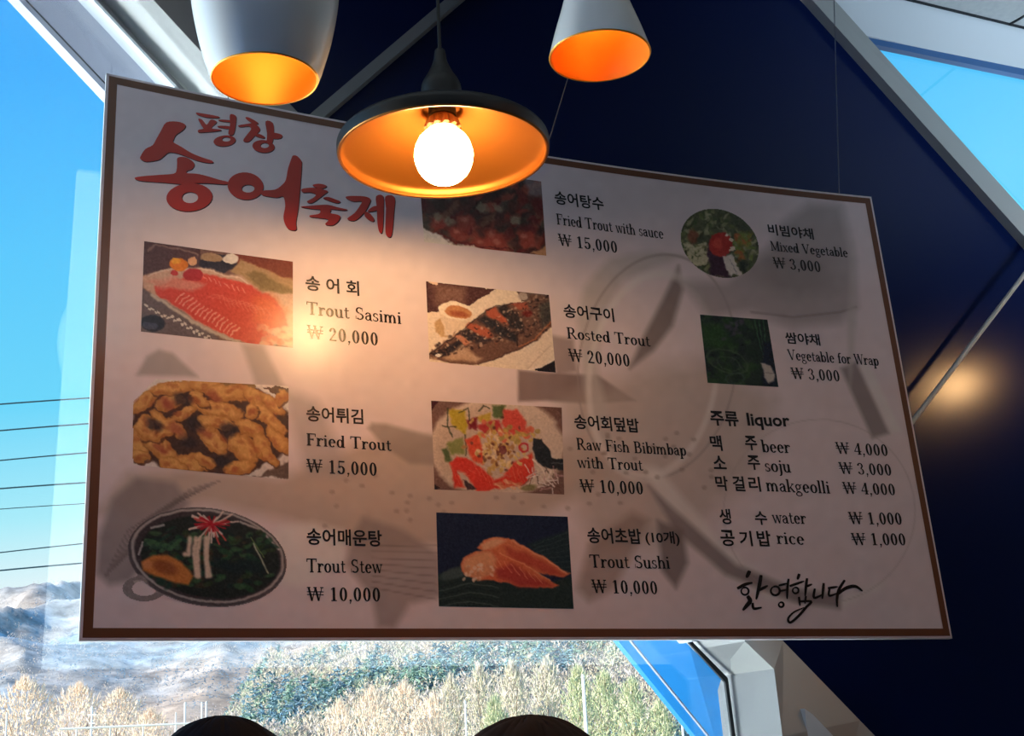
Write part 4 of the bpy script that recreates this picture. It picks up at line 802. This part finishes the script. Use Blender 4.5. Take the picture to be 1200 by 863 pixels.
def p_bibim(c):
    c.poly([(40, 40), (140, 60), (60, 150)], (70, 26, 26)); c.poly([(1020, 120), (1100, 130), (1100, 200)], (110, 80, 70)); c.poly([(80, 690), (130, 750), (80, 770)], (50, 24, 20))
    c.ell(580, 430, 530, 390, (218, 200, 184), soft=.08); c.ell(500, 450, 410, 330, (196, 172, 152), a=.6, soft=.2)
    r = np.random.default_rng(8)
    for P, col in (([(200, 130), (320, 140), (360, 260), (330, 330), (240, 270)], (190, 170, 50)), ([(420, 200), (530, 160), (540, 240), (450, 230)], (196, 168, 62)), ([(540, 100), (650, 110), (640, 200), (560, 210)], (92, 108, 60)), ([(640, 140), (740, 130), (800, 220), (820, 320), (700, 340), (620, 240)], (216, 82, 64)), ([(340, 210), (430, 200), (420, 300), (370, 280)], (126, 34, 40)), ([(420, 260), (600, 220), (640, 300), (480, 330)], (186, 60, 56)), ([(190, 400), (310, 350), (330, 480), (220, 480)], (140, 146, 84)), ([(145, 440), (200, 430), (230, 560), (180, 540)], (84, 100, 56))): c.poly(P, col, 1, 10)
    for P in ([(200, 120), (200, 270), (230, 350)], [(170, 270), (250, 270)], [(280, 160), (350, 130), (360, 210)], [(440, 150), (470, 110), (520, 130)], [(330, 330), (340, 490)]): c.line(P, 13, (52, 56, 36), .75)
    for P, col in (([(330, 360), (430, 350), (470, 460), (480, 560), (400, 540), (350, 440)], (224, 86, 52)), ([(220, 560), (260, 500), (360, 520), (460, 590), (560, 680), (700, 640), (860, 540), (880, 640), (780, 720), (600, 750), (420, 770), (330, 640), (280, 620), (320, 740), (250, 740)], (220, 60, 40)), ([(690, 560), (850, 470), (870, 560), (760, 640), (640, 650)], (226, 70, 48))): c.poly(P, col, 1, 10)
    for k in range(16): x = 240 + 40 * k; c.line([(x, 600 + 60 * math.sin(k)), (x + 50, 680 + 40 * math.cos(k))], 6, (240, 130, 100), .6)
    for k in range(130): x, y = r.normal(590, 85), r.normal(440, 80); c.ell(x, y, 22, 13, [(224, 196, 130), (206, 168, 96), (180, 130, 80), (236, 214, 170)][k % 4], r.uniform(0, 180), .9, .5)
    for k in range(40): x, y = r.normal(700, 90), r.normal(330, 50); c.ell(x, y, 22, 16, [(206, 176, 90), (170, 150, 80), (220, 110, 80)][k % 3], r.uniform(0, 180), .8, .5)
    for k in range(26): c.ell(r.normal(590, 110), r.normal(440, 90), 14, 10, (96, 50, 36), r.uniform(0, 180), .7, .5)
    c.ring(792, 430, 34, 30, 18, (196, 50, 60)); c.ell(625, 450, 30, 30, (110, 46, 54), a=.8)
    c.poly([(860, 350), (920, 360), (990, 450), (1000, 510), (1110, 520), (1110, 610), (960, 590), (880, 520), (860, 430)], (40, 40, 42), 1, 5); c.line([(1000, 555), (1110, 565)], 10, (84, 86, 88)); c.poly([(320, 680), (420, 750), (330, 760)], (70, 50, 54), 1, 5)
    for k in range(30): x, y = r.normal(950, 70), r.normal(690, 50); a = r.uniform(0, 3.1); c.line([(x - 40 * math.cos(a), y - 40 * math.sin(a)), (x + 40 * math.cos(a), y + 40 * math.sin(a))], 10, [(230, 214, 206), (190, 150, 150), (120, 100, 90), (240, 230, 224)][k % 4], .9)
    c.line([(860, 520), (930, 590), (950, 650)], 12, (240, 226, 214)); 
    for k in range(14): c.ell(580 + 14 * k, 720 + r.uniform(-25, 30), 24, 14, (236, 190, 150) if k % 2 else (214, 120, 84), 20, .8, .5)
    c.ell(830, 740, 60, 26, (120, 116, 70), -10, .8, .5); c.grain(8, 9, 6)
photo('bibimbap_photo', 'photo of a white bowl of raw fish salad with black spoon', [(505, 470), (658, 478), (661, 580), (509, 574)], (180, 124), 495, 460, 6.639, p_bibim, (120, 90, 80), wk=0.5)
def p_sushi(c):
    c.poly([(60, 60), (1150, 60), (1150, 830), (60, 830)], (26, 32, 62)); c.poly([(60, 560), (260, 500), (520, 600), (800, 660), (1150, 560), (1150, 830), (60, 830)], (40, 54, 52), 1, 12)
    c.poly([(780, 320), (1110, 210), (1140, 560), (1000, 520)], (34, 50, 56), 1, 16)
    for k in range(12): c.line([(80, 660 + 30 * k), (340, 590 + 34 * k), (560, 620 + 38 * k)], 9, (92, 108, 100) if k % 2 else (24, 34, 36), .6)
    for k in range(8): c.line([(840, 330 + 30 * k), (1120, 220 + 46 * k)], 7, (58, 76, 78), .6)
    c.ell(200, 555, 110, 40, (76, 92, 92), -14, .8, .5)
    c.poly([(390, 350), (450, 290), (540, 262), (640, 272), (740, 320), (860, 390), (960, 450), (1060, 520), (1120, 550), (1060, 575), (960, 560), (860, 540), (700, 480), (560, 420)], (226, 128, 84), 1, 6)
    c.poly([(600, 340), (760, 380), (940, 470), (1080, 560), (960, 560), (780, 490), (640, 420)], (190, 72, 54), .8, 20); c.poly([(420, 320), (540, 270), (620, 290), (520, 350), (440, 380)], (240, 190, 150), .8, 14)
    c.line([(660, 290), (860, 400), (1080, 540)], 14, (244, 170, 130), .7)
    c.poly([(265, 480), (290, 420), (380, 375), (480, 365), (580, 390), (720, 460), (860, 540), (960, 600), (1030, 640), (980, 660), (860, 660), (740, 655), (600, 620), (520, 600), (420, 600), (310, 570), (270, 530)], (222, 116, 76), 1, 6)
    c.poly([(530, 520), (660, 470), (800, 560), (980, 640), (860, 655), (720, 650), (560, 580)], (176, 56, 50), .85, 20); c.poly([(290, 430), (400, 380), (500, 380), (540, 440), (520, 540), (420, 590), (310, 560), (270, 500)], (236, 172, 126), .9, 16)
    r = np.random.default_rng(4)
    for k in range(40): c.ell(r.uniform(280, 520), r.uniform(470, 600), 17, 11, (244, 214, 186) if k % 2 else (220, 150, 110), r.uniform(0, 180), .7, .5)
    for k in range(7): c.line([(480 + 60 * k, 400 + 26 * k), (540 + 60 * k, 500 + 22 * k)], 8, (244, 160, 120), .6)
    c.line([(560, 390), (740, 470), (960, 600)], 12, (246, 170, 120), .7); c.grain(6, 9, 7)
photo('sushi_photo', 'dark photo of two pieces of trout sushi on a leaf', [(511, 601), (665, 606), (672, 714), (514, 711)], (180, 124), 500, 590, 6.639, p_sushi, (30, 34, 60), wk=0.3)
def p_mixed(c):
    r = np.random.default_rng(13); C_ = [(110, 120, 70), (150, 150, 104), (80, 96, 56), (176, 172, 132), (66, 70, 46)]
    for k in range(260): c.ell(r.uniform(130, 870), r.uniform(100, 780), r.uniform(14, 44), r.uniform(10, 28), C_[k % 5], r.uniform(0, 180), .75, .6)
    for k in range(50): c.ell(r.uniform(190, 380), r.uniform(440, 640), 24, 14, (206, 200, 164), r.uniform(0, 180), .8, .5)
    for k in range(30): c.ell(r.uniform(630, 800), r.uniform(330, 600), 34, 20, [(140, 130, 50), (120, 140, 60), (190, 110, 60)][k % 3], r.uniform(0, 180), .7, .5)
    c.poly([(390, 400), (520, 520), (600, 740), (420, 740), (380, 560)], (66, 30, 52), 1, 16); c.ell(250, 370, 44, 66, (140, 70, 50), 0, .7, .6)
    c.ell(500, 450, 110, 116, (186, 44, 36)); c.ell(470, 430, 50, 44, (226, 84, 66), a=.7, soft=.6); c.poly([(520, 560), (620, 530), (700, 730), (600, 745)], (226, 216, 206), 1, 6); c.line([(600, 580), (660, 730)], 8, (170, 160, 160))
    for x, y in ((560, 370), (600, 410), (610, 480)): c.ell(x, y, 18, 18, (236, 216, 190))
    c.poly([(640, 560), (760, 640), (720, 720)], (40, 50, 36), .9, 14); c.poly([(560, 140), (720, 210), (800, 330), (700, 330), (600, 240)], (70, 76, 56), .8, 20); c.grain(9, 12, 8)
EA, EB = 46, 40
def m_mixed(x, y):
    t = math.radians(28); X, Y = x - 843.2, y - 285.6; p, q = X * math.cos(t) + Y * math.sin(t), -X * math.sin(t) + Y * math.cos(t); return (p / 48.0) ** 2 + (q / 38.6) ** 2 < 1
photo('mixed_vegetable_photo', 'round photo of mixed vegetables with red sauce', [(795, 240), (892, 240), (892, 332), (795, 332)], (150, 140), 780, 230, 7.843, p_mixed, (90, 96, 66), m_mixed, wk=0.8)
def p_wrap(c):
    r = np.random.default_rng(14); C_ = [(40, 70, 36), (30, 50, 34), (54, 84, 46), (28, 40, 38), (44, 58, 50)]
    for k in range(200): c.ell(r.uniform(120, 640), r.uniform(110, 760), r.uniform(20, 70), r.uniform(14, 36), C_[k % 5], r.uniform(0, 180), .7, .6)
    c.poly([(130, 190), (330, 220), (420, 380), (300, 440), (150, 420)], (44, 80, 34), .8, 40)
    for k in range(16): c.ell(330 + r.uniform(-40, 180), 200 + r.uniform(-40, 160), 28, 16, (84, 76, 92), r.uniform(0, 180), .5, .7)
    for k in range(6): c.line([(610 + 18 * k, 170), (640 + 16 * k, 330), (690 + 8 * k, 470)], 10, (62, 104, 70) if k % 2 else (24, 40, 34), .8)
    c.ring(370, 540, 190, 100, 16, (74, 96, 66), 20, .6); c.ring(380, 560, 110, 60, 12, (70, 92, 66), 20, .6); c.ring(440, 700, 90, 50, 14, (66, 88, 76), 0, .6)
    c.poly([(700, 360), (780, 360), (830, 770), (690, 760)], (24, 30, 52), .9, 16); c.poly([(680, 560), (770, 580), (805, 660), (800, 720), (750, 740), (710, 690)], (196, 188, 180), 1, 8); c.line([(720, 640), (790, 650)], 10, (130, 124, 124), .7); c.grain(6, 11, 9)
photo('wrap_vegetable_photo', 'dark green photo of leaf vegetables for wrapping', [(820, 369), (899, 375), (912, 454), (829, 449)], (110, 110), 805, 355, 7.843, p_wrap, (34, 50, 40))
# suspension wires, from the ceiling to the top edge
def hang(p0, p1, off, up):
    a = surf(*uv(*p1), -0.005) ; top = up - BLOC; vs, fs = [], []; tube(vs, fs, [a, top], 0.0011, 6); obj('hanging_wire', vs, fs, M['wire'], board)
for pe, pt in (((985, 227), (979, 30)), ((638, 184), (665, 95)), ((268, 116), (281, -60))):
    a = surf(*uv(*pe)) + BLOC; dep = (a - O) @ FW; b = at(*pt, dep); d = (b - a); b2 = a + d * ((cz - a[2]) / d[2]) * 0.999; hang(pt, pe, 0, b2)

# ================================================================== PENDANT LAMPS
def pendant(px, py, t, R, label, outer, inner, m_out, bulb_dz, bulb_r, strength, cord_r=0.003, cordm='cord'):
    c = at(px, py, t); e = empty('pendant_lamp', c); tag(e, label, 'pendant lamp')
    out = smoothprof([(r * R, z * R) for r, z in outer], 6); inn = smoothprof([(r * R, z * R) for r, z in inner], 6)
    vs, fs = lathe(out + [(q[0] - 0.0015, q[1] + 0.0) for q in reversed(out)][:0] + [], 72); o = obj('shade', vs, fs, M[m_out], e, True)
    # the rim joins the outer shell to the lining
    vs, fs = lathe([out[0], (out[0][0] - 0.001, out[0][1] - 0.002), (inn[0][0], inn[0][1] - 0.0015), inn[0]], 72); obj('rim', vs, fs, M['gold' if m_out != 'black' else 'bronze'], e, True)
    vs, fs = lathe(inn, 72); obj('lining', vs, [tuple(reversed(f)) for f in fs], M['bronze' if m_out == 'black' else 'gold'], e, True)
    top_z = out[-1][1]
    b = bulb_r; bz = bulb_dz
    prof = [(0.0006, -b), (b * .3, -b * .955), (b * .6, -b * .80), (b * .86, -b * .5), (b, -b * .05), (b * .97, b * .30), (b * .82, b * .66), (b * .56, b * .92), (b * .5, b * 1.0)]
    vs, fs = lathe([(r, z + bz) for r, z in smoothprof(prof, 4)], 32); bm_ = bulb_mat(strength); bo = obj('bulb', vs, fs, bm_, e, True)
    n = 36; ribs = []
    for z, r in ((b * .97, .58), (b * 1.05, .66), (b * 1.35, .56), (b * 1.45, .40), (b * 1.7, .38)): ribs.append((r * b, z + bz))
    vs, fs = lathe(ribs, n)
    for k in range(n):
        if k % 3 == 0:
            for q in (1, 2): vs[q * n + k] = tuple(np.array(vs[q * n + k]) * (0.86, 0.86, 1) if True else vs[q * n + k])
    obj('lamp_base', vs, fs, M['socket'], e)
    vs, fs = lathe([(.0005, bz + b * 2.3), (b * .46, bz + b * 2.25), (b * .48, bz + b * 1.5), (b * .40, bz + b * 1.5)], 24); obj('socket', vs, fs, M['cord'], e)
    vs, fs = [], []; tube(vs, fs, [(0, 0, top_z - 0.01), (0, 0, cz - c[2])], cord_r, 8); obj('cord', vs, fs, M[cordm], e)
    return e
R1 = 124 * 2.1 / FPX
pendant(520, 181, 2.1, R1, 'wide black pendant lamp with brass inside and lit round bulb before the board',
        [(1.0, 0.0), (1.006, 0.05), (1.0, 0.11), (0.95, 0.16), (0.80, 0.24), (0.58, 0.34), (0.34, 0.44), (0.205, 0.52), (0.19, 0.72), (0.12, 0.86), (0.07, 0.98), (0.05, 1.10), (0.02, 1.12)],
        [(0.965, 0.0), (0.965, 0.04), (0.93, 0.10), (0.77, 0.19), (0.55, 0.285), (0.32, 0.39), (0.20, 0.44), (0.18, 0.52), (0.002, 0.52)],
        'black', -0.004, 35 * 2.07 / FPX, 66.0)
RL = 62.5 * 1.75 / FPX
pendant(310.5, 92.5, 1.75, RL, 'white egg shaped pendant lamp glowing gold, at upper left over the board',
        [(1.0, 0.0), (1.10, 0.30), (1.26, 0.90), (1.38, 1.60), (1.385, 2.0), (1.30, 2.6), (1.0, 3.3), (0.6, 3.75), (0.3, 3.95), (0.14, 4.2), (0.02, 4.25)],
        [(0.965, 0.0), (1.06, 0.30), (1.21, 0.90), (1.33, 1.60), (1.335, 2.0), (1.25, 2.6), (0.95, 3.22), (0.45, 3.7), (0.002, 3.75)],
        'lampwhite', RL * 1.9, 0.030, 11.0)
RR = 60 * 1.9 / FPX
pendant(703, 65.5, 1.9, RR, 'white conical pendant lamp with orange lit opening, upper right of the bulb',
        [(1.0, 0.0), (0.86, 0.5), (0.66, 1.15), (0.5, 1.8), (0.40, 2.6), (0.34, 3.6), (0.30, 4.4), (0.12, 4.6), (0.02, 4.62)],
        [(0.96, 0.0), (0.82, 0.5), (0.62, 1.15), (0.46, 1.8), (0.36, 2.6), (0.30, 3.6), (0.002, 3.7)],
        'lampwhite', RR * 1.75, 0.022, 26.0)

# another pendant of the same row, to the right outside the picture: it mirrors in the navy wall
P_ = onwall(1120, 450, 0.03); dv = (P_ - O) / np.linalg.norm(P_ - O); rv = dv - 2 * (dv @ WN) * WN
LP = P_ + rv * 1.15
q = LP - O; tt = q @ FW; pj = project(LP)
pendant(pj[0], pj[1], tt, R1 * 0.8, 'wide black pendant lamp beyond the right border, mirrored in the navy wall',
        [(1.0, 0.0), (1.006, 0.05), (1.0, 0.11), (0.95, 0.16), (0.80, 0.24), (0.58, 0.34), (0.34, 0.44), (0.205, 0.52), (0.19, 0.72), (0.12, 0.86), (0.07, 0.98), (0.05, 1.10), (0.02, 1.12)],
        [(0.965, 0.0), (0.965, 0.04), (0.93, 0.10), (0.77, 0.19), (0.55, 0.285), (0.32, 0.39), (0.20, 0.44), (0.18, 0.52), (0.002, 0.52)],
        'black', -0.004, 0.050, 165.0)

# ================================================================== TWO SEATED PEOPLE (only the tops of their heads reach the picture)
def person(px, py_top, t, label, hairm, turn):
    top = at(px, py_top, t); e = empty('person', (top[0], top[1], 0)); e.rotation_euler[2] = turn; tag(e, label, 'person')
    H = top[2] - 0.012; hc = H - 0.115
    J = []; Ed = []; Rd = []
    def J_(p, r, par=None):
        J.append(p); Rd.append(r)
        if par is not None: Ed.append((par, len(J) - 1))
        return len(J) - 1
    sh = hc - 0.235; hip = 0.52
    pel = J_((0, 0, hip), .135); wa = J_((0, .01, hip + .16), .12, pel); chest = J_((0, 0, sh - .10), .135, wa); nb = J_((0, -.01, sh + .02), .065, chest); nk = J_((0, 0, sh + .09), .055, nb); hd = J_((0, .005, hc - .03), .078, nk); J_((0, .0, hc + .035), .072, hd)
    for s in (-1, 1):
        a = J_((s * .17, -.01, sh - .03), .058, chest); b = J_((s * .23, .04, sh - .29), .043, a); c = J_((s * .15, .27, sh - .33), .031, b); h = J_((s * .12, .35, sh - .33), .028, c)
        for k in range(4):
            f0 = J_((s * (.145 - .016 * k), .395, sh - .335), .010, h); f1 = J_((s * (.145 - .016 * k), .425 + .006 * (1 - abs(k - 1.5)), sh - .345), .008, f0); J_((s * (.143 - .016 * k), .438 + .006 * (1 - abs(k - 1.5)), sh - .365), .007, f1)
        t0 = J_((s * .085, .365, sh - .335), .011, h); J_((s * .075, .395, sh - .345), .008, t0)
        k0 = J_((s * .10, .06, hip - .02), .09, pel); k1 = J_((s * .12, .44, hip - .02), .062, k0); an = J_((s * .12, .42, .10), .042, k1); J_((s * .13, .56, .05), .040, an)
    me = bpy.data.meshes.new('body'); me.from_pydata(J, Ed, []); o = bpy.data.objects.new('tmp', me); COL.objects.link(o)
    md = o.modifiers.new('skin', 'SKIN'); sv = me.skin_vertices[0].data
    for i, r in enumerate(Rd): sv[i].radius = (r, r * (0.72 if i in (1, 2) else 1.0)); 
    sv[0].use_root = True
    o.modifiers.new('sub', 'SUBSURF').levels = 2
    bpy.context.view_layer.update(); dg = bpy.context.evaluated_depsgraph_get(); m2 = bpy.data.meshes.new_from_object(o.evaluated_get(dg)); bpy.data.objects.remove(o)
    # shape the head: brow, nose, chin, ears
    for v in m2.vertices:
        z = v.co.z - hc
        if z > -.12 and abs(v.co.x) < .12 and v.co.y > -.2 and v.co.y < .2:
            if v.co.y > 0: v.co.y *= 1.12
    body = link('body', m2, [M['cloth'], M['skin']], e, True)
    for p in m2.polygons:
        c = p.center; p.material_index = 1 if (c.z > sh + .05 or (c.y > .30 and c.z > hip + .05 and abs(c.x) < .2)) else 0
    def ellip(nm, c, r, m, par, n=16):
        vs, fs = [], []
        for i in range(n + 1):
            a = math.pi * i / n
            for k in range(2 * n): b = math.pi * k / n; vs.append((c[0] + r[0] * max(.004, math.sin(a)) * math.cos(b), c[1] + r[1] * max(.004, math.sin(a)) * math.sin(b), c[2] + r[2] * math.cos(a)))
        for i in range(n):
            for k in range(2 * n): fs.append((i * 2 * n + k, (i + 1) * 2 * n + k, (i + 1) * 2 * n + (k + 1) % (2 * n), i * 2 * n + (k + 1) % (2 * n)))
        return obj(nm, vs, fs, m, par, True)
    ellip('face', (0, .012, hc - .01), (.076, .095, .116), M['skin'], e)
    ellip('nose', (0, .108, hc - .02), (.013, .018, .022), M['skin'], e, 8); ellip('mouth', (0, .092, hc - .068), (.024, .010, .007), mat('lips', (176, 96, 90), .5), e, 8)
    for s in (-1, 1): ellip('eye', (s * .032, .094, hc + .004), (.013, .010, .008), M['hair_black'], e, 8); ellip('ear', (s * .078, 0, hc - .012), (.010, .022, .032), M['skin'], e, 8)
    # hair: a full cap with strands of uneven length lying over the skull
    vs, fs, n, mrow = [], [], 96, 26
    for i in range(mrow + 1):
        a = math.pi * 0.62 * i / mrow
        for k in range(n):
            b = 2 * math.pi * k / n; fr = max(0, math.sin(b)); cut = 1 - 0.36 * fr ** 3 * (i / mrow)
            aa = a * cut; wv = 1 + 0.012 * math.sin(9 * b + 3 * i * .2) * min(1, i / 5) + 0.007 * math.sin(31 * b) * min(1, i / 6) + 0.010 * mnoise.noise((math.cos(b) * 6, math.sin(b) * 6, i * .4))
            vs.append((.103 * math.sin(aa) * math.cos(b) * wv, .004 + .112 * math.sin(aa) * math.sin(b) * wv, hc - .010 + .137 * (math.cos(aa) if aa < 1.57 else math.cos(aa) * 1.0) * (1 + (wv - 1) * .6)))
    for i in range(mrow):
        for k in range(n): fs.append((i * n + k, (i + 1) * n + k, (i + 1) * n + (k + 1) % n, i * n + (k + 1) % n))
    hr = obj('hair', vs, fs, M[hairm], e, True); sm = hr.modifiers.new('thick', 'SOLIDIFY'); sm.thickness = -0.008
    # loose strands
    rr_ = random.Random(int(px)); vs, fs = [], []
    for k in range(90):
        b = rr_.uniform(0, 6.283); a = rr_.uniform(.1, 1.3); P = []
        for s in range(5):
            aa = a + s * .09; lift = 1.0 + 0.018 * math.sin(s / 4 * math.pi) + .004 * s * rr_.random(); P.append((.103 * lift * math.sin(aa) * math.cos(b + s * .05), .004 + .112 * lift * math.sin(aa) * math.sin(b + s * .05), hc - .010 + .137 * lift * math.cos(aa)))
        tube(vs, fs, P, [.0012, .0012, .001, .0008, .0004], 4)
    obj('stray_strands', vs, fs, M[hairm], hr)
    # stool carrying the figure
    s = empty('stool', (top[0], top[1], 0)); s.rotation_euler[2] = turn; tag(s, 'round wooden stool under the %s haired seated person' % ('black' if 'black' in hairm else 'brown'), 'stool')
    vs, fs = lathe([(.001, .405), (.17, .405), (.178, .395), (.178, .375), (.17, .365), (.001, .365)], 40); obj('seat', vs, fs, M['wood'], s, True)
    for k in range(4):
        a = math.pi / 4 + k * math.pi / 2; vs, fs = [], []; tube(vs, fs, [(math.cos(a) * .12, math.sin(a) * .12, .366), (math.cos(a) * .17, math.sin(a) * .17, 0)], [.016, .013], 10); obj('leg', vs, fs, M['wood'], s, True)
    return e
person(262, 846, 1.75, 'person with short black hair, only the crown showing at bottom left', 'hair_black', 1.4)
person(621, 847.5, 1.35, 'person with dark brown hair, only the crown showing at bottom centre', 'hair_brown', math.pi - 0.3)
